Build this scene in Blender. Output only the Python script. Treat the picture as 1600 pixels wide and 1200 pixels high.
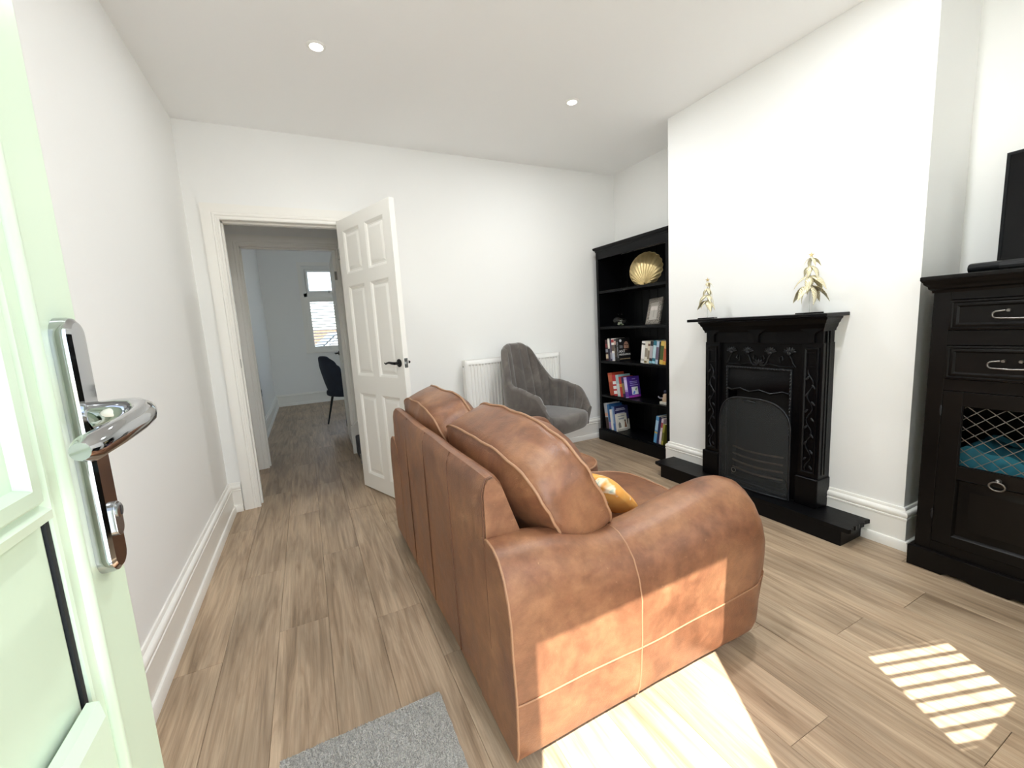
import bpy, bmesh, math, random
from mathutils import Vector, Matrix, noise
random.seed(7)
PI = math.pi
scene = bpy.context.scene
for _o in list(bpy.data.objects): bpy.data.objects.remove(_o)
COL = scene.collection

# ------------------------------------------------------------------ camera
def set_camera():
    yaw, pitch, roll = -0.4517, -0.1375, -0.0581
    ca, sa, cb, sb, cc, sc = (math.cos(yaw), math.sin(yaw), math.cos(pitch), math.sin(pitch), math.cos(roll), math.sin(roll))
    fwd = Vector((-sa*cb, ca*cb, sb)); r0 = Vector((ca, sa, 0)); u0 = r0.cross(fwd)
    right = cc*r0 + sc*u0; up = -sc*r0 + cc*u0
    cam = bpy.data.cameras.new('camera'); cam.sensor_width = 36; cam.sensor_fit = 'HORIZONTAL'
    cam.lens = 654.03/1600*36; cam.clip_start = 0.02
    o = bpy.data.objects.new('camera', cam); COL.objects.link(o)
    m = Matrix((right, up, -fwd)).transposed().to_4x4(); m.translation = Vector((0.5843, -3.3742, 1.1679))
    o.matrix_world = m; scene.camera = o
set_camera()

# ------------------------------------------------------------------ light
SUN_EL = math.radians(52.0); SUN_AZ = (0.5, 0.866)      # direction the sunlight travels over the ground
w = bpy.data.worlds.new('sky'); scene.world = w; w.use_nodes = True
nt = w.node_tree; nt.nodes.clear()
bg = nt.nodes.new('ShaderNodeBackground'); ow = nt.nodes.new('ShaderNodeOutputWorld')
sky = nt.nodes.new('ShaderNodeTexSky'); sky.sky_type = 'NISHITA'; sky.sun_disc = False
sky.sun_elevation = SUN_EL; sky.sun_rotation = math.radians(210); sky.air_density = 1.0; sky.dust_density = 1.0; sky.ozone_density = 1.0
hs = nt.nodes.new('ShaderNodeHueSaturation'); hs.inputs['Saturation'].default_value = 0.65
nt.links.new(sky.outputs[0], hs.inputs['Color']); nt.links.new(hs.outputs[0], bg.inputs[0]); nt.links.new(bg.outputs[0], ow.inputs[0])
bg.inputs[1].default_value = 0.8
sl = bpy.data.lights.new('sun', 'SUN'); sl.energy = 17.0; sl.angle = math.radians(0.3); sl.color = (1.0, 0.965, 0.90)
so = bpy.data.objects.new('sun', sl); COL.objects.link(so)
so.rotation_euler = Vector((SUN_AZ[0]*math.cos(SUN_EL), SUN_AZ[1]*math.cos(SUN_EL), -math.sin(SUN_EL))).to_track_quat('-Z', 'Y').to_euler()
so.location = (-3, -8, 8)
DOWNLIGHT_W = (3.2, 9.5, 12.0, 15.0)
vs = scene.view_settings; vs.view_transform = 'Standard'; vs.look = 'None'; vs.gamma = 1; vs.use_curve_mapping = False
vs.exposure = 0.05
scene.cycles.max_bounces = 14; scene.cycles.diffuse_bounces = 8; scene.cycles.glossy_bounces = 4
scene.cycles.transparent_max_bounces = 16; scene.cycles.sample_clamp_indirect = 8.0
scene.cycles.caustics_reflective = False; scene.cycles.caustics_refractive = False

# ------------------------------------------------------------------ materials
def lin(c):
    if isinstance(c, str): c = tuple(int(c[i:i+2], 16) for i in (0, 2, 4))
    r = []
    for v in c:
        v = v/255.0; r.append(v/12.92 if v <= .04045 else ((v+.055)/1.055)**2.4)
    return (*r, 1.0)
class NT:
    def __init__(s, name):
        s.m = bpy.data.materials.new(name); s.m.use_nodes = True; s.t = s.m.node_tree
        s.b = s.t.nodes['Principled BSDF']; s.o = s.t.nodes['Material Output']
    def n(s, typ, **kw):
        x = s.t.nodes.new(typ)
        for k, v in kw.items(): setattr(x, k, v)
        return x
    def l(s, a, b): s.t.links.new(a, b)
    def coord(s, kind='Object', scale=(1, 1, 1), rnd=False):
        tc = s.n('ShaderNodeTexCoord'); mp = s.n('ShaderNodeMapping'); mp.inputs['Scale'].default_value = scale
        src = tc.outputs[kind]
        if rnd:
            oi = s.n('ShaderNodeObjectInfo'); ml = s.n('ShaderNodeVectorMath', operation='SCALE'); ml.inputs[0].default_value = (37.0, 91.0, 53.0)
            s.l(oi.outputs['Random'], ml.inputs['Scale'])
            ad = s.n('ShaderNodeVectorMath', operation='ADD'); s.l(src, ad.inputs[0]); s.l(ml.outputs[0], ad.inputs[1]); src = ad.outputs[0]
        s.l(src, mp.inputs['Vector']); return mp.outputs[0]
    def noise(s, vec, scale, detail=3, rough=.55, dist=0.0):
        x = s.n('ShaderNodeTexNoise'); x.inputs['Scale'].default_value = scale; x.inputs['Detail'].default_value = detail
        x.inputs['Roughness'].default_value = rough; x.inputs['Distortion'].default_value = dist
        s.l(vec, x.inputs['Vector']); return x.outputs['Fac']
    def ramp(s, fac, stops):
        x = s.n('ShaderNodeValToRGB'); e = x.color_ramp.elements
        while len(e) < len(stops): e.new(.5)
        for i, (p_, c) in enumerate(stops): e[i].position = p_; e[i].color = lin(c) if not isinstance(c, float) else (c, c, c, 1)
        s.l(fac, x.inputs[0]); return x.outputs[0]
    def mix(s, fac, a, b, mode='MIX'):
        x = s.n('ShaderNodeMix', data_type='RGBA', blend_type=mode)
        for ix, v in ((0, fac), (6, a), (7, b)):
            if hasattr(v, 'links'): s.l(v, x.inputs[ix])
            elif ix == 0: x.inputs[0].default_value = v
            else: x.inputs[ix].default_value = v if len(v) == 4 else (*v, 1)
        return x.outputs[2]
    def bump(s, h, strength=.2, dist=.01):
        x = s.n('ShaderNodeBump'); x.inputs['Strength'].default_value = strength; x.inputs['Distance'].default_value = dist
        s.l(h, x.inputs['Height']); s.l(x.outputs[0], s.b.inputs['Normal'])
    def set(s, **kw):
        for k, v in kw.items(): s.b.inputs[k.replace('_', ' ')].default_value = v
        return s
def plain(name, c, rough=.5, metal=0.0, var=0.0, vscale=8, bump=0.0, bscale=60, spec=.5, coat=0.0):
    t = NT(name); t.set(Base_Color=lin(c), Roughness=rough, Metallic=metal); t.b.inputs['Specular IOR Level'].default_value = spec
    if coat: t.b.inputs['Coat Weight'].default_value = coat
    if var or bump: v = t.coord()
    if var:
        col = lin(c); f = t.noise(v, vscale)
        r = t.ramp(f, [(.3, 1-var), (.7, 1.0)]); t.l(t.mix(1.0, col, r, 'MULTIPLY'), t.b.inputs['Base Color'])
    if bump: t.bump(t.noise(v, bscale), bump, .004)
    return t.m
M = {}
M['wall'] = plain('wall_paint', 'f3f3f1', .85, bump=.06, bscale=90, spec=.2)
M['ceil'] = plain('ceiling_paint', 'f6f6f5', .9, bump=.04, bscale=70, spec=.15)
M['trim'] = plain('gloss_white_paint', 'f4f2ec', .35)
M['doorw'] = plain('satin_white_door', 'f2f0ea', .4, bump=.05, bscale=140)
M['white_metal'] = plain('white_enamel', 'f1f0ec', .3)
M['black_satin'] = plain('black_satin_paint', '090a0c', .36, spec=.16, var=.25, vscale=12, bump=.05, bscale=50)
M['black_matte'] = plain('black_matte', '0d0e10', .7)
M['iron'] = plain('black_leaded_iron', '08080a', .3, spec=.16, var=.3, vscale=20, bump=.15, bscale=80)
M['iron_mid'] = plain('dark_iron_glint', '2c2e31', .3, metal=.5, var=.3, vscale=30)  # iron lightened so reliefs carry their glints as colour; also plain hinges, guard
M['slate'] = plain('black_slate', '0b0b0d', .4, spec=.18, var=.35, vscale=9, bump=.25, bscale=25)
M['cab'] = plain('black_brown_wood', '110f0e', .32, spec=.18, var=.35, vscale=6, bump=.06, bscale=40)
M['cab_worn'] = plain('rubbed_edge_wood', '3c4350', .4, var=.3, vscale=30)
M['chrome'] = plain('polished_chrome', 'b9bbbe', .06, metal=1.0)
M['steel'] = plain('brushed_steel', 'b3b5b6', .25, metal=1.0)
M['pewter'] = plain('dark_pewter', '8a8782', .3, metal=.9, var=.3, vscale=60)
M['black_metal'] = plain('black_metal', '101011', .35, metal=.3)
M['dark_plastic'] = plain('dark_plastic', '121416', .35, spec=.2)
M['screen'] = plain('tv_screen', '08090b', .12, spec=.25)
M['gold'] = plain('brushed_gold', 'dcc590', .34, metal=.6, var=.15, vscale=25)
M['navy'] = plain('navy_velvet', '28303f', .8, var=.2, vscale=15, bump=.08, bscale=150)
M['dark_wood'] = plain('dark_wood_foot', '2a1a12', .4, var=.3, vscale=25)
M['teal'] = plain('teal_cloth', '1f6f84', .8, var=.4, vscale=10)
M['grey_plate'] = plain('grey_metal_plate', '6b6d70', .35, metal=.5)
M['upvc'] = plain('pale_green_upvc', 'cddec6', .28)
M['gasket'] = plain('black_rubber', '0c1018', .5)
M['paper'] = plain('book_pages', 'e6ddc9', .8, var=.12, vscale=200)
M['tarmac'] = plain('tarmac', '8a8a88', .9, var=.2, vscale=3)
M['paving'] = plain('pale_paving', 'cfcfcd', .85, var=.2, vscale=2)
M['thread'] = plain('tan_piping_lit', 'a27a5c', .5)  # piping as it looks when lit, the light put into the colour
M['thread_dark'] = plain('brown_piping_shade', '6a4733', .5)  # same piping for the shaded rear, shade put into the colour
M['grate'] = plain('rusty_grate_iron', '6a5a4e', .5, metal=.4, var=.4, vscale=40)
M['ceramic'] = plain('white_ceramic', 'e2dccf', .3)
M['render_wall'] = plain('house_render', 'd8d2c6', .9)
M['brick'] = plain('garden_brick', 'a07a62', .9, var=.3, vscale=12)
M['hedge'] = plain('hedge_leaf', '5d7a45', .8, var=.4, vscale=14)

def mk_floor():
    t = NT('oak_plank'); v = t.coord('Object', (1, 1, 1), True)
    mp = t.n('ShaderNodeMapping'); mp.inputs['Scale'].default_value = (16, 1.1, 1); t.l(v, mp.inputs[0])
    g1 = t.noise(mp.outputs[0], 1.6, 5, .6, 1.2)
    mp2 = t.n('ShaderNodeMapping'); mp2.inputs['Scale'].default_value = (120, 3.0, 1); t.l(v, mp2.inputs[0])
    g2 = t.noise(mp2.outputs[0], 1.5, 4, .6, .4)
    mp3 = t.n('ShaderNodeMapping'); mp3.inputs['Scale'].default_value = (5, 1.0, 1); t.l(v, mp3.inputs[0])
    g3 = t.noise(mp3.outputs[0], 1.2, 2)
    c = t.ramp(g1, [(.25, '8b755d'), (.42, 'ac947a'), (.58, 'bfa88d'), (.78, 'cdb79c')])
    f = t.ramp(g2, [(.32, .80), (.62, 1.05)])
    c = t.mix(1.0, c, f, 'MULTIPLY')
    c = t.mix(1.0, c, t.ramp(g3, [(.3, .88), (.7, 1.05)]), 'MULTIPLY')
    mp4 = t.n('ShaderNodeMapping'); mp4.inputs['Scale'].default_value = (9, .55, 1); t.l(v, mp4.inputs[0])
    wv = t.n('ShaderNodeTexWave', wave_type='RINGS'); wv.inputs['Scale'].default_value = 1.1; wv.inputs['Distortion'].default_value = 5.0; wv.inputs['Detail'].default_value = 3.0; wv.inputs['Detail Scale'].default_value = 1.2; t.l(mp4.outputs[0], wv.inputs[0])
    c = t.mix(1.0, c, t.ramp(wv.outputs['Fac'], [(.1, .88), (.45, 1.0), (.9, 1.03)]), 'MULTIPLY')
    oi = t.n('ShaderNodeObjectInfo'); c = t.mix(1.0, c, t.ramp(oi.outputs['Random'], [(0.0, .90), (1.0, 1.06)]), 'MULTIPLY')
    t.l(c, t.b.inputs['Base Color']); t.set(Roughness=.38); t.b.inputs['Specular IOR Level'].default_value = .4
    t.l(t.ramp(g2, [(.3, .32), (.7, .48)]), t.b.inputs['Roughness'])
    t.bump(g2, .12, .002); return t.m
M['oak'] = mk_floor()
def mk_leather():
    t = NT('tan_leather'); v = t.coord('Object')
    a = t.noise(v, 5.5, 5, .6, .6); b = t.noise(v, 26, 4, .6); c = t.noise(v, 240, 2, .5)
    mp = t.n('ShaderNodeMapping'); mp.inputs['Scale'].default_value = (30, 4, 30); mp.inputs['Rotation'].default_value = (.5, .4, .3); t.l(v, mp.inputs[0])
    s = t.noise(mp.outputs[0], 2.5, 3, .7)
    col = t.ramp(a, [(.25, '68442f'), (.45, '82573e'), (.6, '936749'), (.78, 'a87c5c')])
    col = t.mix(1.0, col, t.ramp(b, [(.3, .78), (.65, 1.08)]), 'MULTIPLY')
    col = t.mix(t.ramp(s, [(.66, 0.0), (.78, .35)]), col, lin('c39a74'))
    t.l(col, t.b.inputs['Base Color']); t.l(t.ramp(a, [(.3, .30), (.7, .45)]), t.b.inputs['Roughness'])
    t.b.inputs['Specular IOR Level'].default_value = .5
    ad = t.n('ShaderNodeMath', operation='ADD'); t.l(b, ad.inputs[0]); t.l(c, ad.inputs[1])
    t.bump(ad.outputs[0], .16, .006); return t.m
M['leather'] = mk_leather()
def mk_velvet():
    t = NT('grey_brown_velvet'); v = t.coord('Object'); a = t.noise(v, 9, 4, .6, .8)
    t.l(t.ramp(a, [(.3, '4b443f'), (.55, '5d5650'), (.75, '706861')]), t.b.inputs['Base Color'])
    t.set(Roughness=.75); t.b.inputs['Sheen Weight'].default_value = .5; t.b.inputs['Sheen Roughness'].default_value = .5
    t.bump(t.noise(v, 220, 2), .1, .002); return t.m
M['velvet'] = mk_velvet()
def mk_carpet(name, c0, c1):
    t = NT(name); v = t.coord('Object'); a = t.noise(v, 260, 2, .7)
    t.l(t.ramp(a, [(.35, c0), (.65, c1)]), t.b.inputs['Base Color']); t.set(Roughness=.95); t.b.inputs['Specular IOR Level'].default_value = .1
    t.bump(a, .6, .004); return t.m
M['rug'] = mk_carpet('grey_rug_pile', 'a9a7a1', 'd6d3cc')
M['stair'] = mk_carpet('charcoal_carpet', '4a4d52', '66696e')
def mk_glass(name, tint, rough=.02, gl=.05):
    t = NT(name); tr = t.n('ShaderNodeBsdfTransparent'); tr.inputs[0].default_value = tint
    g = t.n('ShaderNodeBsdfGlossy'); g.inputs['Roughness'].default_value = rough; mx = t.n('ShaderNodeMixShader')
    mx.inputs[0].default_value = gl
    t.l(tr.outputs[0], mx.inputs[1]); t.l(g.outputs[0], mx.inputs[2]); t.l(mx.outputs[0], t.o.inputs[0]); return t.m
M['glass'] = mk_glass('clear_glass', (.96, .98, .98, 1))
M['obscure'] = plain('frosted_glass', 'd2dfd4', .35)
def mk_gauze():
    t = NT('fine_wire_gauze'); tr = t.n('ShaderNodeBsdfTransparent'); mx = t.n('ShaderNodeMixShader'); mx.inputs[0].default_value = .5
    t.set(Base_Color=lin('45494b'), Roughness=.5, Metallic=.5)
    t.l(tr.outputs[0], mx.inputs[1]); t.l(t.b.outputs[0], mx.inputs[2]); t.l(mx.outputs[0], t.o.inputs[0]); return t.m
M['gauze'] = mk_gauze()
def mk_emit(name, c, s):
    t = NT(name); e = t.n('ShaderNodeEmission'); e.inputs[0].default_value = lin(c); e.inputs[1].default_value = s; t.l(e.outputs[0], t.o.inputs[0]); return t.m
M['lamp'] = mk_emit('lamp_lens', 'fff8ee', 14.0)
def mk_tin():
    t = NT('cream_gold_tin'); v = t.coord('Generated'); w_ = t.n('ShaderNodeTexWave', wave_type='RINGS'); w_.inputs['Scale'].default_value = 3.0; w_.inputs['Distortion'].default_value = 6.0
    t.l(v, w_.inputs[0]); t.l(t.ramp(w_.outputs['Fac'], [(.4, 'f0ead2'), (.6, 'b9ab78')]), t.b.inputs['Base Color']); t.set(Roughness=.4, Metallic=.25); return t.m
M['tin'] = mk_tin()
def mk_floral():
    t = NT('mustard_floral_cloth'); v = t.coord('Object'); a = t.noise(v, 14, 2, .5, 1.0)
    t.l(t.ramp(a, [(.30, 'a9c3b4'), (.36, 'efe3c4'), (.42, 'e3a04a'), (.8, 'e9b25f')]), t.b.inputs['Base Color']); t.set(Roughness=.85); return t.m
M['floral'] = mk_floral()
def mk_frame():
    t = NT('carved_silver_frame'); v = t.coord('Object'); a = t.noise(v, 180, 3)
    t.l(t.ramp(a, [(.4, '4c4641'), (.62, 'b8b0a6')]), t.b.inputs['Base Color']); t.set(Roughness=.45, Metallic=.3); t.bump(a, .5, .003); return t.m
M['pframe'] = mk_frame()
_pc = {}
def colm(c, rough=.5):
    k = (c, rough)
    if k not in _pc: _pc[k] = plain('print_' + c, c, rough)
    return _pc[k]

# ------------------------------------------------------------------ mesh helpers
class MB:
    def __init__(s): s.v = []; s.f = []
    def add(s, vs, fs):
        b = len(s.v); s.v += [tuple(x) for x in vs]; s.f += [tuple(i+b for i in f) for f in fs]; return s
    def box(s, x0, x1, y0, y1, z0, z1, m=None):
        if x0 > x1: x0, x1 = x1, x0
        if y0 > y1: y0, y1 = y1, y0
        if z0 > z1: z0, z1 = z1, z0
        vs = [Vector(p) for p in ((x0,y0,z0),(x1,y0,z0),(x1,y1,z0),(x0,y1,z0),(x0,y0,z1),(x1,y0,z1),(x1,y1,z1),(x0,y1,z1))]
        if m: vs = [m @ p for p in vs]
        return s.add(vs, [(0,3,2,1),(4,5,6,7),(0,1,5,4),(1,2,6,5),(2,3,7,6),(3,0,4,7)])
    def grid(s, rows, cu=False, cv=False):
        """rows: list of lists of points. cu closes along a row, cv closes across rows"""
        n = len(rows); k = len(rows[0]); vs = [p for r in rows for p in r]; fs = []
        for i in range(n if cv else n-1):
            for j in range(k if cu else k-1):
                a, b = i*k+j, i*k+(j+1) % k; c, d = ((i+1) % n)*k+(j+1) % k, ((i+1) % n)*k+j
                fs.append((a, b, c, d))
        return s.add(vs, fs)
    def face(s, pts): return s.add(pts, [tuple(range(len(pts)))])
    def tube(s, path, r, seg=8, closed=False, caps=True):
        P_ = [Vector(p) for p in path]; n = len(P_); rings = []
        rr = r if isinstance(r, (list, tuple)) else [r]*n
        prev = None
        for i, p in enumerate(P_):
            if closed: t = P_[(i+1) % n]-P_[i-1]
            else: t = P_[min(i+1, n-1)]-P_[max(i-1, 0)]
            if t.length < 1e-9: t = Vector((0, 0, 1))
            t.normalize()
            if prev is None:
                a = Vector((0, 0, 1)) if abs(t.z) < .9 else Vector((1, 0, 0)); u = t.cross(a).normalized()
            else:
                u = prev - t*prev.dot(t)
                if u.length < 1e-6: u = t.orthogonal()
                u.normalize()
            prev = u; v = t.cross(u)
            rings.append([p + rr[i]*(math.cos(2*PI*k/seg)*u + math.sin(2*PI*k/seg)*v) for k in range(seg)])
        s.grid(rings, cu=True, cv=closed)
        if caps and not closed: s.face(rings[0][::-1]); s.face(rings[-1])
        return s
    def lathe(s, prof, seg=24, m=None, cap=True):
        rings = []
        for r, z in prof:
            ring = [Vector((r*math.cos(2*PI*k/seg), r*math.sin(2*PI*k/seg), z)) for k in range(seg)]
            if m: ring = [m @ p for p in ring]
            rings.append(ring)
        s.grid(rings, cu=True)
        if cap: s.face(rings[0][::-1]); s.face(rings[-1])
        return s
    def prism(s, poly, f, a0, a1):
        """poly: 2D outline, f(u,v,a)->point"""
        A = [f(u, v, a0) for u, v in poly]; B = [f(u, v, a1) for u, v in poly]; n = len(poly)
        b = len(s.v); s.v += [tuple(p) for p in A+B]
        s.f.append(tuple(b+i for i in range(n))[::-1]); s.f.append(tuple(b+n+i for i in range(n)))
        for i in range(n): s.f.append((b+i, b+(i+1) % n, b+n+(i+1) % n, b+n+i))
        return s
    def rframe(s, u0, u1, v0, v1, prof, f, fill=False):
        """mitred rectangular moulding: prof [(inset, height)]"""
        rows = [[f(u0+a, v0+a, h), f(u1-a, v0+a, h), f(u1-a, v1-a, h), f(u0+a, v1-a, h)] for a, h in prof]
        s.grid(rows, cu=True)
        if fill: s.face(rows[-1])
        return s
    def sweep(s, path, prof, side=1, closed=False):
        """path in XY, prof [(d out from the wall, z)]; mitred. side=+1: out is to the left of travel"""
        P_ = [Vector((p[0], p[1])) for p in path]; n = len(P_); rows = []
        for i in range(n):
            a = (P_[i]-P_[i-1]).normalized() if (i > 0 or closed) else None
            b = (P_[(i+1) % n]-P_[i]).normalized() if (i < n-1 or closed) else None
            na = Vector((-a.y, a.x))*side if a else None; nb = Vector((-b.y, b.x))*side if b else None
            if na is None: m = nb
            elif nb is None: m = na
            else:
                m = (na+nb); m = m/max(1e-6, m.dot(na)) if m.length > 1e-6 else na
            rows.append([(P_[i].x+m.x*d, P_[i].y+m.y*d, z) for d, z in prof])
        s.grid(rows, cu=True, cv=closed)
        if not closed: s.face(rows[0][::-1]); s.face(rows[-1])
        return s
    def blob(s, c, r, seg=10, rings=6, m=None):
        c = Vector(c); r = (r, r, r) if isinstance(r, (int, float)) else r; R = []
        for i in range(rings+1):
            th = PI*i/rings*.998+.001*PI
            R.append([Vector((r[0]*math.sin(th)*math.cos(2*PI*k/seg), r[1]*math.sin(th)*math.sin(2*PI*k/seg), r[2]*math.cos(th))) for k in range(seg)])
        if m: R = [[m @ p for p in q] for q in R]
        R = [[p+c for p in q] for q in R]
        return s.grid(R, cu=True)
    def xf(s, m): s.v = [tuple(m @ Vector(p)) for p in s.v]; return s
    def mesh(s, name, mat=None, smooth=None, bevel=0.0, bseg=2, origin=None, merge=False):
        me = bpy.data.meshes.new(name)
        vs = s.v if origin is None else [(x-origin[0], y-origin[1], z-origin[2]) for x, y, z in s.v]
        me.from_pydata(vs, [], s.f)
        bm = bmesh.new(); bm.from_mesh(me)
        if merge: bmesh.ops.remove_doubles(bm, verts=bm.verts, dist=1e-5)
        bmesh.ops.recalc_face_normals(bm, faces=bm.faces)
        if bevel:
            es = [e for e in bm.edges if len(e.link_faces) == 2 and e.calc_face_angle(0) > .5]
            bmesh.ops.bevel(bm, geom=es, offset=bevel, segments=bseg, profile=.6, affect='EDGES', clamp_overlap=True)
        bm.to_mesh(me); bm.free()
        if mat is not None: me.materials.append(M[mat] if isinstance(mat, str) else mat)
        if smooth is not None:
            me.shade_smooth()
            if smooth < 180: me.set_sharp_from_angle(angle=math.radians(smooth))
        return me
    def build(s, name, mat, parent=None, smooth=None, bevel=0.0, bseg=2, merge=False, label=None):
        """vertices are world coordinates unless the parent carries 'loc' (then local to it)"""
        org = None
        if parent is not None and not parent.get('_local'): org = tuple(world_loc(parent))
        me = s.mesh(name, mat, smooth, bevel, bseg, org, merge)
        o = bpy.data.objects.new(name, me); COL.objects.link(o)
        if parent is not None:
            o.parent = parent
            if parent.get('_local'): o['_local'] = 1
        if label: o['label'] = label
        return o
def world_loc(o):
    v = Vector((0, 0, 0))
    while o is not None: v += o.location; o = o.parent
    return v
def tag(o, label, cat, group=None):
    o['label'] = label; o['category'] = cat
    if group: o['group'] = group
    return o
def thing(name, label, cat, loc=(0, 0, 0), rot=(0, 0, 0), group=None, local=False):
    o = bpy.data.objects.new(name, None); COL.objects.link(o); o.location = loc; o.rotation_euler = rot; o.empty_display_size = .1
    if local: o['_local'] = 1
    if label: tag(o, label, cat, group)
    return o
def struct(o): o['kind'] = 'structure'; return o
def sroot(name, loc=(0, 0, 0), rot=(0, 0, 0), local=False):
    o = thing(name, None, None, loc, rot, local=local); return struct(o)
def copy_tree(o, parent=None):
    c = o.copy(); COL.objects.link(c); c.parent = parent
    for ch in list(o.children): copy_tree(ch, c)
    return c
def subsurf(o, lv=1):
    m = o.modifiers.new('subsurf', 'SUBSURF'); m.levels = lv; m.render_levels = lv; return o
def solidify(o, t, off=0.0):
    m = o.modifiers.new('solid', 'SOLIDIFY'); m.thickness = t; m.offset = off; return o
def text_mesh(name, s_, size, mat, parent, matrix, extrude=.0003):
    cu = bpy.data.curves.new(name, 'FONT'); cu.body = s_; cu.size = size; cu.extrude = extrude; cu.align_x = 'CENTER'; cu.resolution_u = 3
    tmp = bpy.data.objects.new('tmp', cu); COL.objects.link(tmp); dg = bpy.context.evaluated_depsgraph_get(); dg.update()
    me = bpy.data.meshes.new_from_object(tmp.evaluated_get(dg)); bpy.data.objects.remove(tmp); bpy.data.curves.remove(cu)
    me.transform(matrix); me.materials.clear(); me.materials.append(mat)
    o = bpy.data.objects.new(name, me); COL.objects.link(o); o.parent = parent; o['_local'] = 1; return o

# ------------------------------------------------------------------ room constants
H = 2.55; W = 3.44; YF = -3.62; XC = 3.055; YC0, YC1 = -1.045, -2.48
DL, DR, DT = 0.175, 0.905, 1.965      # doorway to the lobby
EL, ER, ET = 0.165, 0.95, 1.985       # doorway to the dining room
XD, YD, HD = 0.03, 4.93, 2.66         # dining room
FL, FR, FT = 0.345, 1.082, 2.10         # front door opening
WL, WR, WB, WT = 1.46, 2.88, 0.79, 2.15   # front window
# ------------------------------------------------------------------ structure: floor
def build_floor():
    fl = struct(MB().box(-.2, 3.7, -3.9, 5.2, -.2, -.012).build('floor', 'black_matte'))
    pw, pl, g = .182, 1.22, .0004
    def plank_mesh(wd, ln):
        mb = MB().box(g, wd-g, g, ln-g, -.0125, 0)
        c = .0009
        # small bevel on the top edges only: rebuild as frustum cap
        mb = MB(); z0, z1 = -.0125, 0.0
        lo = [(g, g, z0), (wd-g, g, z0), (wd-g, ln-g, z0), (g, ln-g, z0)]
        mi = [(g, g, z1-c), (wd-g, g, z1-c), (wd-g, ln-g, z1-c), (g, ln-g, z1-c)]
        hi = [(g+c, g+c, z1), (wd-g-c, g+c, z1), (wd-g-c, ln-g-c, z1), (g+c, ln-g-c, z1)]
        mb.grid([lo, mi, hi], cu=True); mb.face(hi); return mb.mesh('plank', 'oak')
    cache = {}
    rnd = random.Random(3)
    i = 0; x = 0.0; prev = 0
    while x < W-.01:
        wd = min(pw, W-x); y1 = YD if x < 1.95 else 0.0
        off = (prev + rnd.uniform(.3, .9)) % pl; prev = off
        y = YF - off
        while y < y1-.01:
            a, b = max(y, YF), min(y+pl, y1)
            if b-a > .03:
                k = (round(wd, 3), round(b-a, 3))
                if k not in cache: cache[k] = plank_mesh(*k)
                o = bpy.data.objects.new('plank', cache[k]); COL.objects.link(o); o.parent = fl; o.location = (x, a, 0)
            y += pl
        x += pw; i += 1
build_floor()

# ------------------------------------------------------------------ structure: walls and ceilings
def wall_with_holes(name, axis_y0, axis_y1, x0, x1, z0, z1, holes, mat='wall'):
    """a wall along X, between two Y planes, with rectangular holes (xa, xb, za, zb)"""
    mb = MB(); xs = sorted({x0, x1, *[h[0] for h in holes], *[h[1] for h in holes]})
    for a, b in zip(xs, xs[1:]):
        zs = [z0]; 
        hs = sorted([(h[2], h[3]) for h in holes if h[0] <= a+1e-6 and h[1] >= b-1e-6])
        z = z0
        for ha, hb in hs:
            if ha > z+1e-6: mb.box(a, b, axis_y0, axis_y1, z, ha)
            z = hb
        if z < z1-1e-6: mb.box(a, b, axis_y0, axis_y1, z, z1)
    return struct(mb.build(name, mat))
JT = .03
struct(MB().box(-.22, 0, YF-.28, 1.0, -.2, H+.2).build('wall_left', 'wall'))
wall_with_holes('wall_back', 0, .12, 0, 3.62, -.2, H+.2, [(DL-JT, DR+JT, -.2, DT+JT)])
struct(MB().box(W, W+.22, YF-.28, 0, -.2, H+.2).build('wall_right', 'wall'))
struct(MB().box(XC, W, YC1, YC0, -.012, H).build('wall_chimney', 'wall'))
def wall_front():
    mb = MB(); xd = 1.25; t = YF-.10
    mb.box(0, FL-.05, t, YF, -.2, H+.2); mb.box(FR+.05, xd, t, YF, -.2, H+.2); mb.box(FL-.05, FR+.05, t, YF, FT+.05, H+.2)
    o = YF-.28
    mb.box(xd, WL, o, YF, -.2, H+.2); mb.box(WR, W, o, YF, -.2, H+.2); mb.box(WL, WR, o, YF, -.2, WB); mb.box(WL, WR, o, YF, WT, H+.2)
    struct(mb.build('wall_front', 'wall'))
wall_front()
struct(MB().box(-.22, 3.66, YF-.28, .12, H, H+.2).build('ceiling', 'ceil'))
# lobby with the stairs
struct(MB().box(-.22, 3.66, .12, 1.0, H, H+.2).build('ceiling_lobby', 'ceil'))
struct(MB().box(3.4, 3.62, .12, 1.0, -.2, H+.2).build('wall_lobby_end', 'wall'))
wall_with_holes('wall_dining_near', 1.0, 1.1, -.22, 3.62, -.2, HD+.2, [(EL-JT, ER+JT, -.2, ET+JT)])
# dining room
struct(MB().box(-.22, XD, 1.1, YD, -.2, HD+.2).build('wall_dining_side', 'wall'))
struct(MB().box(3.44, 3.66, 1.1, 1.7, -.2, HD+.2).box(3.44, 3.66, 2.9, YD, -.2, HD+.2).box(3.44, 3.66, 1.7, 2.9, 2.15, HD+.2).build('wall_dining_far_side', 'wall'))
pw_ = sroot('added_window', (3.5, 2.9, 0))  # unseen side window, added to let more daylight into the dining room
MB().rframe(1.7, 2.9, 0, 2.15, [(0, 0), (0, .06), (.06, .06), (.06, 0)], lambda u, v, h: (3.55-h, u, v)).build('added_window_frame', 'white_metal', pw_)
MB().box(3.5, 3.55, 2.26, 2.34, .06, 2.09).build('mullion', 'white_metal', pw_)
for a_, b_ in ((1.76, 2.26), (2.34, 2.84)): MB().box(3.52, 3.524, a_, b_, .06, 2.09).build('pane', 'glass', pw_)
DWL, DWR, DWB, DWT = .66, 1.80, .92, 2.42
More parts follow.
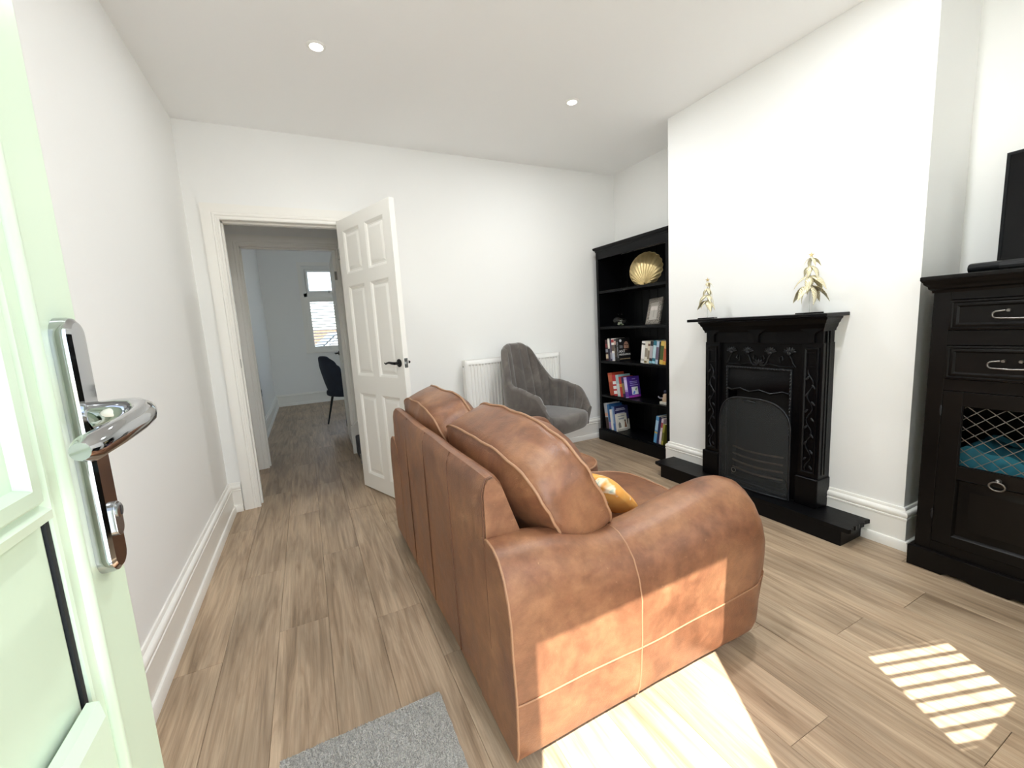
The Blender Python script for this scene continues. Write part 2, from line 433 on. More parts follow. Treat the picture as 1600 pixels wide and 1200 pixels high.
wall_with_holes('wall_dining_window', YD, YD+.25, -.22, 3.66, -.2, HD+.2, [(DWL, DWR, DWB, DWT)])
struct(MB().box(-.22, 3.66, 1.1, YD+.25, HD, HD+.2).build('ceiling_dining', 'ceil'))

# ------------------------------------------------------------------ structure: skirting boards
SK = [(0, 0), (.034, 0), (.034, .036), (.029, .045), (.021, .047), (.021, .146), (.0235, .149), (.0235, .156), (.019, .158), (.0225, .164), (.024, .172), (.022, .181), (.016, .188), (.010, .190), (.010, .198), (.006, .204), (0, .204)]
def skirt(name, path, side): struct(MB().sweep(path, SK, side).build(name, 'trim', smooth=35))
skirt('baseboard_left', [(0, YF), (0, 0), (DL-.1, 0)], -1)
skirt('baseboard_back', [(DR+.1, 0), (W, 0), (W, -.085)], -1)
skirt('baseboard_alcove', [(W, -.99), (W, YC0), (XC, YC0), (XC, -1.445)], -1)
skirt('baseboard_chimney', [(XC, -2.152), (XC, YC1), (W, YC1), (W, YF)], -1)
skirt('baseboard_lobby', [(0, .12), (0, 1.0), (EL-.1, 1.0)], -1)
skirt('baseboard_dining', [(XD, 1.1), (XD, YD), (3.44, YD)], -1)
skirt('baseboard_front', [(FR+.1, YF), (W, YF)], 1)

# ------------------------------------------------------------------ structure: door linings and architraves
ARC = [(0, 0), (0, .013), (.006, .017), (.013, .017), (.015, .014), (.024, .014), (.026, .020), (.036, .022), (.042, .018), (.046, .020), (.088, .024), (.096, .024), (.098, 0)]
def doorway(name, xl, xr, zt, y0, y1, faces):
    r = sroot(name, (xl, y0, 0))
    mb = MB(); mb.box(xl-JT, xl, y0, y1, -.012, zt); mb.box(xr, xr+JT, y0, y1, -.012, zt); mb.box(xl-JT, xr+JT, y0, y1, zt, zt+JT)
    mb.build('jamb', 'trim', r, bevel=.001)
    st = MB(); ym = (y0+y1)/2
    for a in ((xl, xl+.012), (xr-.012, xr)): st.box(a[0], a[1], ym-.005, ym+.03, 0, zt)
    st.box(xl, xr, ym-.005, ym+.03, zt-.012, zt); st.build('door_stop', 'trim', r, bevel=.001)
    for yf, sg in faces:
        rows = [[(xl-a+.004, yf+sg*h, 0), (xl-a+.004, yf+sg*h, zt+a-.004), (xr+a-.004, yf+sg*h, zt+a-.004), (xr+a-.004, yf+sg*h, 0)] for a, h in ARC]
        m = MB().grid(rows); m.face([q[0] for q in rows]); m.face([q[-1] for q in rows]); m.build('architrave', 'trim', r, smooth=30)
    return r
d1 = doorway('trim_1', DL, DR, DT, 0, .12, [(0, -1), (.12, 1)])
MB().box(DL-.001, DL+.0015, .028, .05, .99, 1.05).build('strike_plate', 'pewter', d1)
d2 = doorway('trim_2', EL, ER, ET, 1.0, 1.1, [(1.0, -1), (1.1, 1)])

# ------------------------------------------------------------------ six-panel doors
def lever(parent, m, flip=1):
    """black lever on a round rose, local: +Z out of the door face, +X along the lever"""
    h = MB().lathe([(.0, 0), (.026, 0), (.026, .006), (.022, .009), (.010, .010), (.009, .034), (.0, .034)], 20, m=m).build('door_handle', 'black_metal', parent, smooth=40)
    pts = [(0, 0, .036), (.02, .002, .042), (.05, .006, .044), (.08, .002, .042), (.1, -.004, .040), (.118, .002, .038)]
    MB().tube([m @ Vector((x*flip, y, z)) for x, y, z in pts], [.009, .009, .0075, .0065, .0055, .004], 10).build('lever', 'black_metal', h, smooth=60)
    return h
def six_panel(name, hinge, angle_z, width, height, thick, hw, handle_sides=(1, -1)):
    """hinge edge at local origin, leaf along +X, faces at +-Y"""
    r = sroot(name, hinge, (0, 0, angle_z), local=True)
    z0 = .012; st = .085; mu = .08; rails = [(z0, .125), (.745, .875), (1.515, 1.60), (1.895, height)]
    rails = [(a, b) for a, b in rails]
    xm0, xm1 = width/2-mu/2, width/2+mu/2; t = thick/2
    mb = MB()
    for a, b in ((0, st), (width-st, width)): mb.box(a, b, -t, t, z0, height)
    for a, b in rails: mb.box(st, width-st, -t, t, a, b)
    for (a, b), (c, d) in zip(rails, rails[1:]): mb.box(xm0, xm1, -t, t, b, c)
    mb.build('leaf_frame', 'doorw', r)
    for (a, b), (c, d) in zip(rails, rails[1:]):
        for u0, u1 in ((st, xm0), (xm1, width-st)):
            pm = MB(); prof = [(0, 0), (.012, -.006), (.016, -.012), (.018, -.013), (.028, -.013), (.044, -.005), (.048, -.004)]
            for sg in (1, -1): pm.rframe(u0, u1, b, c, prof, lambda u, v, h, sg=sg: (u, sg*(t+h), v), fill=True)
            pm.build('panel', 'doorw', r, smooth=25)
    zc = .975; hx = width-.048
    for sg in handle_sides:
        m = Matrix.Translation((hx, sg*t, zc)) @ Matrix(((-1, 0, 0, 0), (0, 0, sg, 0), (0, 1, 0, 0), (0, 0, 0, 1)))
        lever(r, m)
    MB().box(width-.001, width+.0012, -.012, .012, zc-.03, zc+.03).build('latch_plate', 'steel', r)
    MB().box(width, width+.009, -.007, .006, zc-.008, zc+.008).build('latch_bolt', 'steel', r, bevel=.002)
    for hz in (.22, 1.75):
        h = MB().tube([(-.004, -t-.004, hz-.04), (-.004, -t-.004, hz+.04)], .006, 10)
        h.box(-.004, .001, -t, t-.006, hz-.04, hz+.04); h.build('hinge', 'pewter', r, smooth=40)
    return r
# living-room leaf, swung back beyond square: hinge on the right jamb
six_panel('door_1', (.897, -.032, 0), math.radians(180+110.5), .712, 1.975, .035, 0)
# dining-room leaf, opened flat into the dining room
six_panel('door_2', (.932, 1.125, 0), math.radians(89.0), .74, 1.975, .035, 0)

# ------------------------------------------------------------------ stairs in the lobby
st = sroot('stairs', (.93, .56, 0))
for i in range(9):
    x0 = .93+i*.225; z1 = .19*(i+1)
    MB().box(x0, x0+.26, .155, .965, .19*i if i else 0.0, z1).build('step', 'stair', st, bevel=.02, bseg=3)
sp = MB()
for y0, y1 in ((.122, .15), (.97, .998)):
    sp.prism([(.90, 0.0), (.90, .27), (2.95, 2.0), (3.0, 1.7), (1.1, 0.0)], lambda u, v, a: (u, a, v), y0, y1)
sp.build('string_board', 'trim', st)

# ------------------------------------------------------------------ dining window with shutter louvres
def dining_window():
    r = sroot('window_1', (DWL, YD, DWB)); y = YD+.10
    f = lambda u, v, h: (u, y-h, v)
    MB().rframe(DWL, DWR, DWB, DWT, [(0, 0), (0, .05), (.055, .05), (.06, .035), (.06, 0)], f).build('window_frame', 'white_metal', r)
    MB().box(DWL, DWR, y-.05, y, 1.885, 1.945).build('transom', 'white_metal', r)
    xm = (DWL+DWR)/2
    MB().box(xm-.04, xm+.04, y-.05, y, DWB, DWT).build('mullion', 'white_metal', r)
    for a, b in ((DWL+.06, xm-.04), (xm+.04, DWR-.06)):
        MB().rframe(a, b, 1.945, DWT-.06, [(0, 0), (0, .065), (.03, .065), (.045, .045), (.045, 0)], f).build('top_sash', 'white_metal', r)
        MB().box(a+.04, b-.04, y-.02, y-.016, 1.98, DWT-.1).build('pane', 'glass', r)
        MB().rframe(a, b, DWB+.05, 1.885, [(0, 0), (0, .045), (.03, .045), (.03, 0)], f).build('sash', 'white_metal', r)
        MB().box(a+.02, b-.02, y-.02, y-.016, DWB+.07, 1.87).build('pane', 'glass', r)
        MB().box(b-.12, b-.10, y-.085, y-.06, 1.95, 1.99).build('window_catch', 'steel', r, bevel=.003)
    MB().box(DWL-.06, DWR+.06, YD-.045, YD+.06, DWB-.03, DWB).build('window_sill', 'trim', r, bevel=.006)
    # flat casing round the opening
    MB().rframe(DWL-.055, DWR+.055, DWB, DWT+.055, [(0, 0), (0, .015), (.06, .015), (.06, 0)], lambda u, v, h: (u, YD-h, v)).build('casing', 'trim', r)
    k = 0
    for a, b in ((DWL+.005, xm-.005), (xm+.005, DWR-.005)):
        sh = thing('louvre_shutter', ('white louvred shutter leaf over the lower half of the dining window, nearest the corner', 'white louvred shutter leaf behind the open dining room door')[k], 'shutter', (a, YD+.012, DWB), group='dining window shutters'); k += 1
        y0, y1 = YD+.005, YD+.033
        for c, d in ((a, a+.075), (b-.075, b)): MB().box(c, d, y0, y1, DWB+.005, 1.88).build('stile', 'trim', sh, bevel=.002)
        for c, d in ((DWB+.005, DWB+.085), (1.79, 1.88)): MB().box(a+.075, b-.075, y0, y1, c, d).build('rail', 'trim', sh, bevel=.002)
        n = 15
        for i in range(n):
            z = DWB+.085+(i+.5)*(1.79-DWB-.085)/n; ym = (y0+y1)/2; c_, s_ = math.cos(.35)*.03, math.sin(.35)*.03
            prof = [(ym-c_, z-s_), (ym-c_*.4, z-s_*.4+.0045), (ym+c_*.4, z+s_*.4+.0045), (ym+c_, z+s_), (ym+c_*.4, z+s_*.4-.0045), (ym-c_*.4, z-s_*.4-.0045)]
            MB().prism(prof, lambda u, v, x: (x, u, v), a+.077, b-.077).build('louvre', 'trim', sh, smooth=50)
dining_window()

# ------------------------------------------------------------------ front window with shutters (behind the camera)
def front_window():
    r = sroot('window_2', (WL, YF, WB)); y = YF-.25; f = lambda u, v, h: (u, y+h, v)
    MB().rframe(WL, WR, WB, WT, [(0, 0), (0, .06), (.05, .06), (.05, 0)], f).build('window_frame', 'white_metal', r)
    xm = (WL+WR)/2
    MB().box(xm-.025, xm+.025, y, y+.05, WB, WT).build('mullion', 'white_metal', r)
    for a, b in ((WL+.05, xm-.025), (xm+.025, WR-.05)): MB().box(a, b, y+.02, y+.024, WB+.05, WT-.05).build('pane', 'glass', r)
    MB().box(WL, WR, YF-.2, YF, WB-.001, WB+.006).build('reveal_board', 'trim', r); MB().box(WL-.05, WR+.05, YF, YF+.06, WB-.03, WB).build('window_sill', 'trim', r, bevel=.006)
    def shutter(x0, wd, ang, tilt_lo, tilt_hi, lab, slit=False, y0_=YF-.02):
        sh = thing('plantation_shutter', lab, 'shutter', (x0, y0_, WB+.01), (0, 0, ang), 'front window shutters', local=True)
        hh = WT-WB-.02; s_ = .05
        for c, d in ((0, s_), (wd-s_, wd)): MB().box(c, d, -.014, .014, 0, hh).build('stile', 'trim', sh, bevel=.002)
        zr = [(0, .02), (.475, .54), (hh-.08, hh)]
        for c, d in zr: MB().box(s_, wd-s_, -.014, .014, c, d).build('rail', 'trim', sh, bevel=.002)
        for (a, b), (c, d), tl in ((zr[0], zr[1], tilt_lo), (zr[1], zr[2], tilt_hi)):
            n = round((c-b)/.0565); lo = b + (.02 if slit and tl is tilt_hi else 0)
            for i in range(n):
                z = lo+(i+.5)*(c-lo)/n; cs, sn = math.cos(tl)*.031, math.sin(tl)*.031
                prof = [(-cs, -sn+z), (-cs*.4, -sn*.4+.0045+z), (cs*.4, sn*.4+.0045+z), (cs, sn+z), (cs*.4, sn*.4-.0045+z), (-cs*.4, -sn*.4-.0045+z)]
                MB().prism(prof, lambda u, v, x: (x, u, v), s_+.002, wd-s_-.002).build('louvre', 'trim', sh, smooth=50)
    shutter(1.61, .46, math.radians(-19), -.72, .95, 'white plantation shutter leaf swung open beside the front door', True, -3.555)
    shutter(2.0, .44, 0, .35, .35, 'white plantation shutter leaf in the middle of the front window')
    shutter(2.443, .435, 0, .35, .35, 'white plantation shutter leaf nearest the black cabinet')
front_window()

# ------------------------------------------------------------------ front door, open at the camera's left
def front_door():
    fr = sroot('trim_3', (FL, YF, 0))
    mb = MB(); mb.box(FL-.05, FL, YF-.08, YF-.005, -.1, FT); mb.box(FR, FR+.05, YF-.08, YF-.005, -.1, FT); mb.box(FL-.05, FR+.05, YF-.08, YF-.005, FT, FT+.05)
    mb.build('door_frame', 'upvc', fr, bevel=.003)
    MB().box(FL, FR, YF-.12, YF+.005, -.1, .014).build('threshold', 'steel', fr, bevel=.003)
    r = sroot('door_3', (.325, YF+.005, .02))
    x0, x1 = .325, .391; y0, y1 = YF+.005, -2.824; zb, zt = .025, 2.085
    st = .105
    for a, b in ((y0, y0+st), (y1-st, y1)): MB().box(x0, x1, a, b, zb, zt).build('stile', 'upvc', r, bevel=.004)
    rails = [(zb, .17), (.895, 1.045), (zt-.11, zt)]
    for i, (a, b) in enumerate(rails):
        if i == 1: continue
        MB().box(x0, x1, y0+st, y1-st, a, b).build('rail', 'upvc', r, bevel=.003)
    ya, yb = y0+st, y1-st
    # middle rail is a flat plank with an open dark joint at the stile
    MB().box(x0+.003, x1-.004, ya+.007, yb-.007, .868, 1.046).build('mid_panel', 'upvc', r, bevel=.003)
    MB().box(x0+.008, x1-.008, ya, yb, .88, 1.046).build('mid_core', 'upvc', r)
    for c_, d_ in ((ya+.001, ya+.0065), (yb-.0065, yb-.001)): MB().box(x0+.006, x1-.0025, c_, d_, .87, 1.044).build('gasket', 'gasket', r)
    for sg, xf in ((1, x1), (-1, x0)):
        f = lambda u, v, h, sg=sg, xf=xf: (xf+sg*h, u, v)
        # upper light: stepped, ribbed bead round obscured glass
        MB().rframe(ya+.012, yb-.012, 1.042, zt-.11+.012, [(0, 0), (.001, .006), (.010, .010), (.016, .006), (.020, .011), (.030, .011), (.034, .003), (.044, .001), (.047, .004), (.056, .003), (.06, -.012), (.064, -.022)], f).build('glazing_bead', 'upvc', r, smooth=30)
        # lower panel: deep bead with a sloping top ledge, fluted field
        MB().rframe(ya+.010, yb-.010, .17-.02, .882, [(0, 0), (.001, .008), (.010, .014), (.020, .012), (.030, .004), (.044, .000), (.050, -.012)], f).build('panel_bead', 'upvc', r, smooth=30)
        fl = MB(); n = 22; rows = []
        u0, u1 = ya+.028, yb-.028
        pts = []
        for i in range(n):
            a = u0+(u1-u0)*i/n; d = (u1-u0)/n
            pts += [(a, -.018), (a+.004, -.011), (a+d-.004, -.011)]
        pts.append((u1, -.018))
        fl.grid([[f(u, z, h) for u, h in pts] for z in (.19, .86)]); fl.build('fluted_panel', 'upvc', r)
    MB().box((x0+x1)/2-.006, (x0+x1)/2+.006, ya-.004, yb+.004, 1.04, zt-.1).build('glass_pane', 'obscure', r)
    # chrome lever handle on a long plate
    hp_y = y1-.040; zc0, zc1 = .958, 1.198
    def stad(hw, z0, z1, n=10):
        return [(hw*math.cos(a), z1-hw+hw*math.sin(a)) for a in [PI*i/n for i in range(n+1)]] + [(-hw*math.cos(a), z0+hw-hw*math.sin(a)) for a in [PI*i/n for i in range(n+1)]]
    lv = [(0.0170, 0), (.0170, .007), (.0160, .0105), (.0125, .013)]
    rows = []
    for hw, h in lv: rows.append([(x1+h, hp_y+u, v) for u, v in stad(hw, zc0+(.017-hw), zc1-(.017-hw))])
    pl = MB().grid(rows, cu=True); pl.face(rows[-1]); pl.face(rows[0][::-1])
    hd = pl.build('handle_plate', 'chrome', r, smooth=35)
    zl = 1.108
    px = x1+.013
    path = [(px, hp_y, zl), (px+.010, hp_y, zl+.001), (px+.022, hp_y-.004, zl+.003), (px+.034, hp_y-.012, zl+.004), (px+.042, hp_y-.024, zl+.003), (px+.0455, hp_y-.04, zl+.001), (px+.0455, hp_y-.06, zl-.001), (px+.0445, hp_y-.09, zl-.003), (px+.0425, hp_y-.138, zl-.005), (px+.0415, hp_y-.147, zl-.005)]
    MB().tube(path, [.0135, .0125, .0115, .0105, .0100, .0098, .0098, .0098, .0095, .006], 16).build('lever', 'chrome', hd, smooth=60)
    zk = 1.012
    cy = MB(); cyl = stad(.0085, zk-.02, zk+.013)
    cy.prism([(hp_y+u, v) for u, v in cyl], lambda u, v, a: (a, u, v), px-.002, px+.0035); cy.build('lock_cylinder', 'steel', hd, bevel=.0008)
    m = Matrix.Translation((px+.0035, hp_y, zk+.004)) @ Matrix.Rotation(PI/2, 4, 'Y')
    kb = MB().lathe([(0, 0), (.007, 0), (.007, .0015), (.006, .002), (0, .002)], 20, m=m).build('key_barrel', 'steel', hd, smooth=40)
    MB().box(px+.0053, px+.0058, hp_y-.001, hp_y+.001, zk-.0005, zk+.0085).build('keyway', 'gasket', hd)
    for yy in (y0+.082, y1-.082): MB().tube([(x1-.001, yy, zb+.03), (x1-.001, yy, zt-.03)], .007, 12).build('stile_bead', 'upvc', r, smooth=60)
    MB().blob((px+.018, hp_y-.012, zl+.003), (.010, .003, .0045), 14, 8).build('lever_inset', 'ceramic', hd, smooth=60)
    for hz in (.25, 1.05, 1.85): MB().tube([(x0-.006, y0+.004, hz-.05), (x0-.006, y0+.004, hz+.05)], .008, 10).build('hinge', 'white_metal', r, smooth=40)
front_door()

# ------------------------------------------------------------------ outside
struct(MB().box(-14, 16, -30, YF-.28, -.35, -.12).build('ground_front', 'paving'))
struct(MB().box(-14, 16, YD+.25, 40, -.35, -.12).build('ground_rear', 'tarmac'))
struct(MB().box(3.66, 16, YF-.28, YD+.25, -.35, -.12).build('ground_side', 'paving'))
def car(label, col, x, y, rz):
    r = thing('parked_car', label, 'car', (x, y, -.12), (0, 0, rz), 'cars parked outside the dining window', local=True)
    prof = [(-2.0, .35), (-2.02, .62), (-1.9, .80), (-1.1, .92), (-.55, 1.38), (.75, 1.42), (1.35, .98), (1.95, .90), (2.05, .62), (2.0, .35)]
    rows = []
    for yy, s_ in ((-.82, .93), (-.86, .97), (-.6, 1.0), (.6, 1.0), (.86, .97), (.82, .93)):
        rows.append([(u*s_, yy*(1.0 if v < .95 else .82), .3+(v-.3)*(1 if abs(yy) < .7 else .97)) for u, v in prof])
    b = MB().grid(rows); b.face(rows[0]); b.face(rows[-1][::-1]); b.build('body', colm(col, .25), r, smooth=30)
    g = MB()
    for sg in (-1, 1): g.face([(-.98, sg*.72, .97), (-.52, sg*.715, 1.32), (.7, sg*.715, 1.35), (1.2, sg*.73, 1.0)])
    g.build('side_window', colm('202428', .1), r)
    g = MB(); g.face([(-1.08, -.66, .95), (-1.08, .66, .95), (-.60, .58, 1.36), (-.60, -.58, 1.36)]); g.face([(1.36, -.66, 1.0), (1.36, .66, 1.0), (.82, .58, 1.40), (.82, -.58, 1.40)]); g.xf(Matrix.Translation((-.0, 0, .02))); g.build('windscreen', colm('202428', .1), r)
    for u in (-1.25, 1.25):
        for sg in (-1, 1):
            m = Matrix.Translation((u, sg*.80, .32)) @ Matrix.Rotation(PI/2, 4, 'X')
            MB().lathe([(.0, -.1), (.29, -.1), (.32, -.07), (.32, .07), (.29, .1), (.0, .1)], 18, m=m).build('wheel', 'dark_plastic', r, smooth=40)
car('white car parked nearest beyond the dining window', 'e8e8e6', 1.9, 9.6, math.radians(8))
car('silver car parked farther beyond the dining window', 'a9adb2', 2.6, 13.5, math.radians(4))
gw = struct(MB().box(-10, 12, 18, 18.25, -.12, 1.5).build('wall_garden', 'brick'))
# ------------------------------------------------------------------ downlights
k_lab = ['round recessed ceiling downlight nearest the open white door', 'round recessed ceiling downlight nearest the bookcase', 'unseen recessed ceiling downlight added over the leather sofa', 'unseen recessed ceiling downlight added by the black cabinet']
for i, (x, y) in enumerate(((.793, -1.01), (2.271, -1.006), (1.02, -2.5), (2.271, -2.45))):  # last two are out of view, added to brighten the room
    r = thing('downlight', k_lab[i], 'ceiling light', (x, y, H), group='recessed ceiling downlights')
    m = Matrix.Translation((x, y, H))
    MB().lathe([(.029, -.002), (.031, -.006), (.040, -.005), (.044, -.001), (.044, 0.0)], 32, m=m, cap=False).build('bezel', 'white_metal', r, smooth=40)
    MB().lathe([(0, -.0012), (.03, -.0012)], 24, m=m, cap=False).build('lens', 'lamp', r)
    ld = bpy.data.lights.new('downlight_lamp', 'AREA'); ld.shape = 'DISK'; ld.size = .056; ld.energy = DOWNLIGHT_W[i]; ld.color = (.95, .98, 1.0)
    lo = bpy.data.objects.new('downlight_lamp', ld); COL.objects.link(lo); lo.parent = r; lo.location = (0, 0, -.008)

# ------------------------------------------------------------------ sofa
SY = -1.765; SLEN = 1.53; SX0 = .95
def build_sofa():
    r = thing('leather_sofa', 'worn tan leather two-seat sofa seen from behind in the middle of the room', 'sofa', (1.45, SY, 0))
    yo = SY-SLEN/2      # outer face of near arm
    def nz(p, a=.004, s=6.0): return a*noise.noise(Vector(p)*s)
    # arms: saddle-shaped rolls
    zt_pts = [(.95, .615), (1.05, .612), (1.15, .596), (1.25, .566), (1.36, .545), (1.48, .553), (1.6, .577), (1.7, .596), (1.8, .603), (1.86, .597), (1.90, .58), (1.93, .545), (1.945, .49)]
    def ztop(x):
        for (a, za), (b, zb) in zip(zt_pts, zt_pts[1:]):
            if a <= x <= b:
                t = (x-a)/(b-a); t = t; return za+(zb-za)*t
        return zt_pts[-1][1]
    def section(x, sg):
        zt = ztop(x); k = max(0, (x-1.86)/.085); ins = .035*k*k; pin = 0.0
        S = [(.016, .06), (.006, .09), (.0, .15), (-.004, .26), (.0, zt-.24), (.000, zt-.17), (.008, zt-.11), (.026, zt-.06), (.052, zt-.024), (.085, zt-.005), (.12, zt), (.155, zt-.006), (.19, zt-.026), (.22, zt-.062), (.238, zt-.115), (.245, zt-.2), (.245, .06)]
        out = []
        for y, z in S:
            g_ = min(1, max(0, (x-1.15)/.55)); g_ = g_*g_*(3-2*g_); dz_ = zt-z
            if y < .05 and dz_ < .30: y = y-.022*g_*math.sin(PI*min(1, max(0, (.30-dz_)/.28)))
            y2 = y+(ins if y < .12 else -ins); p = (x, yo+y2, z)
            d = nz(p, .005, 5.0)+nz(p, .002, 16)
            out.append((x, yo+y2-(d if y < .12 else 0), z+(d if z > .3 else 0)))
        if sg < 0: out = [(a, 2*SY-b, c) for a, b, c in out]
        return out
    xs = [.95, .956, .98]+[1.0+.05*i for i in range(17)]+[1.835, 1.86, 1.88, 1.90, 1.915, 1.93, 1.94, 1.945]
    for sg, lab in ((1, 'saddle-shaped rolled arm in the sun'), (-1, 'far rolled arm')):
        rows = [section(x, sg) for x in xs]
        mb = MB().grid(rows, cu=True); mb.face(rows[0][::-1]); mb.face(rows[-1])
        a = mb.build('arm', 'leather', r, smooth=48)
        a['label'] = lab
        e = [(x-.002, y, z) for x, y, z in rows[1][:14]]
        MB().tube(e, .0032, 8).build('piping', 'thread', a, smooth=60)
        sx = section(1.36, sg)
        MB().tube([(x, y-(.001*sg if j < 8 else 0), z+(.001 if j >= 7 else 0)) for j, (x, y, z) in enumerate(sx[:15])], .0024, 8).build('seam', 'thread', a, smooth=60)
        hs = []
        for x in xs[1:-1]:
            s_ = section(x, sg); zz = .225+.03*((x-1.36)/.5)**2*.5
            # interpolate the outer face at height zz
            for (p, q) in zip(s_, s_[1:]):
                if p[2] <= zz <= q[2]:
                    t = (zz-p[2])/(q[2]-p[2]); hs.append((x, p[1]+(q[1]-p[1])*t-.001*sg, zz)); break
        MB().tube(hs, .0024, 8).build('seam', 'thread', a, smooth=60)
    # back panel
    yb0, yb1 = yo+.135, 2*SY-yo-.135
    prof = [(.952, .06), (.95, .3), (.951, .6), (.952, .735), (.957, .762), (.968, .776), (.985, .778), (1.003, .770), (1.02, .745), (1.05, .66), (1.085, .56), (1.10, .40), (1.10, .06)]
    n = 40; rows = []
    for i in range(n+1):
        t = i/n; y = yb0+(yb1-yb0)*t; e = min(t, 1-t)*(yb1-yb0); q = []
        for x, z in prof:
            ins = .006*max(0, 1-e/.012)
            p = (x, y, z); q.append((x+(ins if x < 1 else -ins)+nz(p, .004, 3.5), y, z-(ins if z > .5 else 0)+(nz(p, .005, 4) if z > .7 else 0)))
        rows.append(q)
    mb = MB().grid(rows, cu=True); mb.face(rows[0]); mb.face(rows[-1][::-1])
    bk = mb.build('back_panel', 'leather', r, smooth=40)
    for yy in (SY-.02, SY-.33, SY+.3):
        MB().tube([(.951, yy, .07), (.9485, yy, .3), (.9495, yy, .6), (.952, yy, .74), (.965, yy, .776)], .0022, 6).build('seam', 'thread_dark', bk, smooth=60)
    MB().tube([(.9535, yb0+.002, .06), (.951, yb0+.002, .6), (.953, yb0+.002, .74), (.966, yb0+.002, .776), (.985, yb0+.002, .779)], .0028, 6).build('piping', 'thread_dark', bk, smooth=60)
    # lower rear skirt between the arms' rear ends
    MB().box(.957, 1.12, yo+.02, 2*SY-yo-.02, .06, .22).build('rear_rail', 'leather', r, bevel=.01)
    # seat base and cushions
    MB().box(1.10, 1.88, yo+.24, 2*SY-yo-.24, .06, .29).build('seat_base', 'leather', r, bevel=.02, bseg=3)
    def pillow_rows(a, b, te, bulge, un=72, pw=3.4):
        outl = []
        for i in range(un):
            th = 2*PI*i/un; c, s_ = math.cos(th), math.sin(th)
            k = (abs(c)**pw+abs(s_)**pw)**(-1/pw); outl.append((a*k*c, b*k*s_))
        rings = []
        for s_ in (.02, .2, .4, .58, .74, .86, .94, .985): rings.append((s_, te+bulge*(1-s_**2.6)))
        rings += [(1.0, te), (1.012, te*.6), (1.018, 0.0), (1.012, -te*.6), (1.0, -te)]
        for s_ in (.985, .94, .86, .74, .58, .4, .2, .02): rings.append((s_, -te-bulge*(1-s_**2.6)))
        return outl, rings
    def cushion(name, a, b, te, bulge, mat, m, parent, wr=.008, pip=True, seed=0, label=None):
        outl, rings = pillow_rows(a, b, te, bulge); rows = []
        for s_, wv in rings:
            q = []
            for u, v in outl:
                p = Vector((u*s_, v*s_, wv)); o_ = Vector((seed*3.1, seed*1.7, seed))
                d = wr*noise.noise(p*5+o_)+wr*.6*noise.noise(Vector((p.x*10, p.y*22, p.z*10))+o_)*(s_ > .5)
                nrm = Vector((u*.3*(s_ > .9)/a, v*.3*(s_ > .9)/b, 1 if wv > 0 else -1)).normalized()
                q.append(m @ (p+nrm*d))
            rows.append(q)
        mb = MB().grid(rows, cu=True); mb.face(rows[0][::-1]); mb.face(rows[-1])
        o = mb.build(name, mat, parent, smooth=180, label=label)
        if pip:
            for idx in (8, 12): MB().tube([Vector(p) for p in rows[idx]], .0048, 8, closed=True).build('piping', 'thread', o, smooth=180)
        return o
    # local axes: u -> -Y (towards camera), v -> up along the lean, w -> +X
    def frame(cx, cy, cz, lean, yaw=0, pitch=0):
        base = Matrix(((0, 0, 1), (-1, 0, 0), (0, 1, 0))).to_4x4()
        return Matrix.Translation((cx, cy, cz)) @ Matrix.Rotation(yaw, 4, 'Z') @ Matrix.Rotation(pitch, 4, 'X') @ Matrix.Rotation(-lean, 4, 'Y') @ base
    global cushion_fn, cushion_frame; cushion_fn = cushion; cushion_frame = frame
    cushion('back_cushion', .372, .205, .085, .075, 'leather', frame(1.222, -2.06, .655, .44, .03, .035), r, .012, True, 1, 'plump leather back cushion with raised piping, nearer one')
    cushion('back_cushion', .345, .20, .075, .07, 'leather', frame(1.165, -1.385, .672, .36, 0, 0), r, .012, True, 2, 'plump leather back cushion beside the open door')
    def flat(cx, cy, cz): return Matrix.Translation((cx, cy, cz)) @ Matrix.Rotation(-.03, 4, 'Y')
    for k, cy in enumerate((-2.025, -1.505)):
        cushion('seat_cushion', .40, .262, .06, .025, 'leather', flat(1.50, cy, .375), r, .006, True, 5+k)
    for fx in (1.04, 1.86):
        for fy in (yo+.09, 2*SY-yo-.09):
            MB().lathe([(0, 0), (.022, 0), (.030, .03), (.034, .062), (0, .062)], 16, m=Matrix.Translation((fx, fy, 0))).build('foot', 'dark_wood', r, smooth=40)
    return r
build_sofa()
# floral scatter cushion tucked behind the near back cushion
sc = thing('scatter_cushion', 'small mustard floral scatter cushion on the sofa seat behind the big back cushion', 'cushion', (1.5, -2.1, .45))
cushion_fn('cover', .125, .125, .012, .04, 'floral', cushion_frame(1.54, -2.14, .515, .8, .25, 0), sc, .006, False, 9)

# ------------------------------------------------------------------ doormat
def build_rug():
    r = thing('doormat', 'small grey carpet doormat lying on the wood floor inside the front door', 'mat', (.62, -2.5, 0))
    x0, x1, y0, y1 = .392, .85, -2.92, -2.155
    rnd = random.Random(5); out = []
    n = 40
    for a, b, c, d in ((x0, y0, x1, y0), (x1, y0, x1, y1), (x1, y1, x0, y1), (x0, y1, x0, y0)):
        for i in range(n):
            t = i/n; out.append((a+(c-a)*t+rnd.uniform(-.0015, .0015), b+(d-b)*t+rnd.uniform(-.0015, .0015)))
    MB().prism(out, lambda u, v, a: (u, v, a), 0.0005, .008).build('backing', 'rug', r)
    mb = MB()
    for i in range(26000):
        x = rnd.uniform(x0+.001, x1-.001); y = rnd.uniform(-2.62, y1-.001); a = rnd.uniform(0, 6.28); l = rnd.uniform(.004, .007); w_ = .0016
        dx, dy = math.cos(a)*w_, math.sin(a)*w_; tx, ty = rnd.uniform(-.003, .003), rnd.uniform(-.003, .003)
        mb.add([(x-dx, y-dy, .007), (x+dx, y+dy, .007), (x+tx, y+ty, .008+l)], [(0, 1, 2)])
    p = mb.build('pile', 'rug', r); p['kind'] = 'stuff'
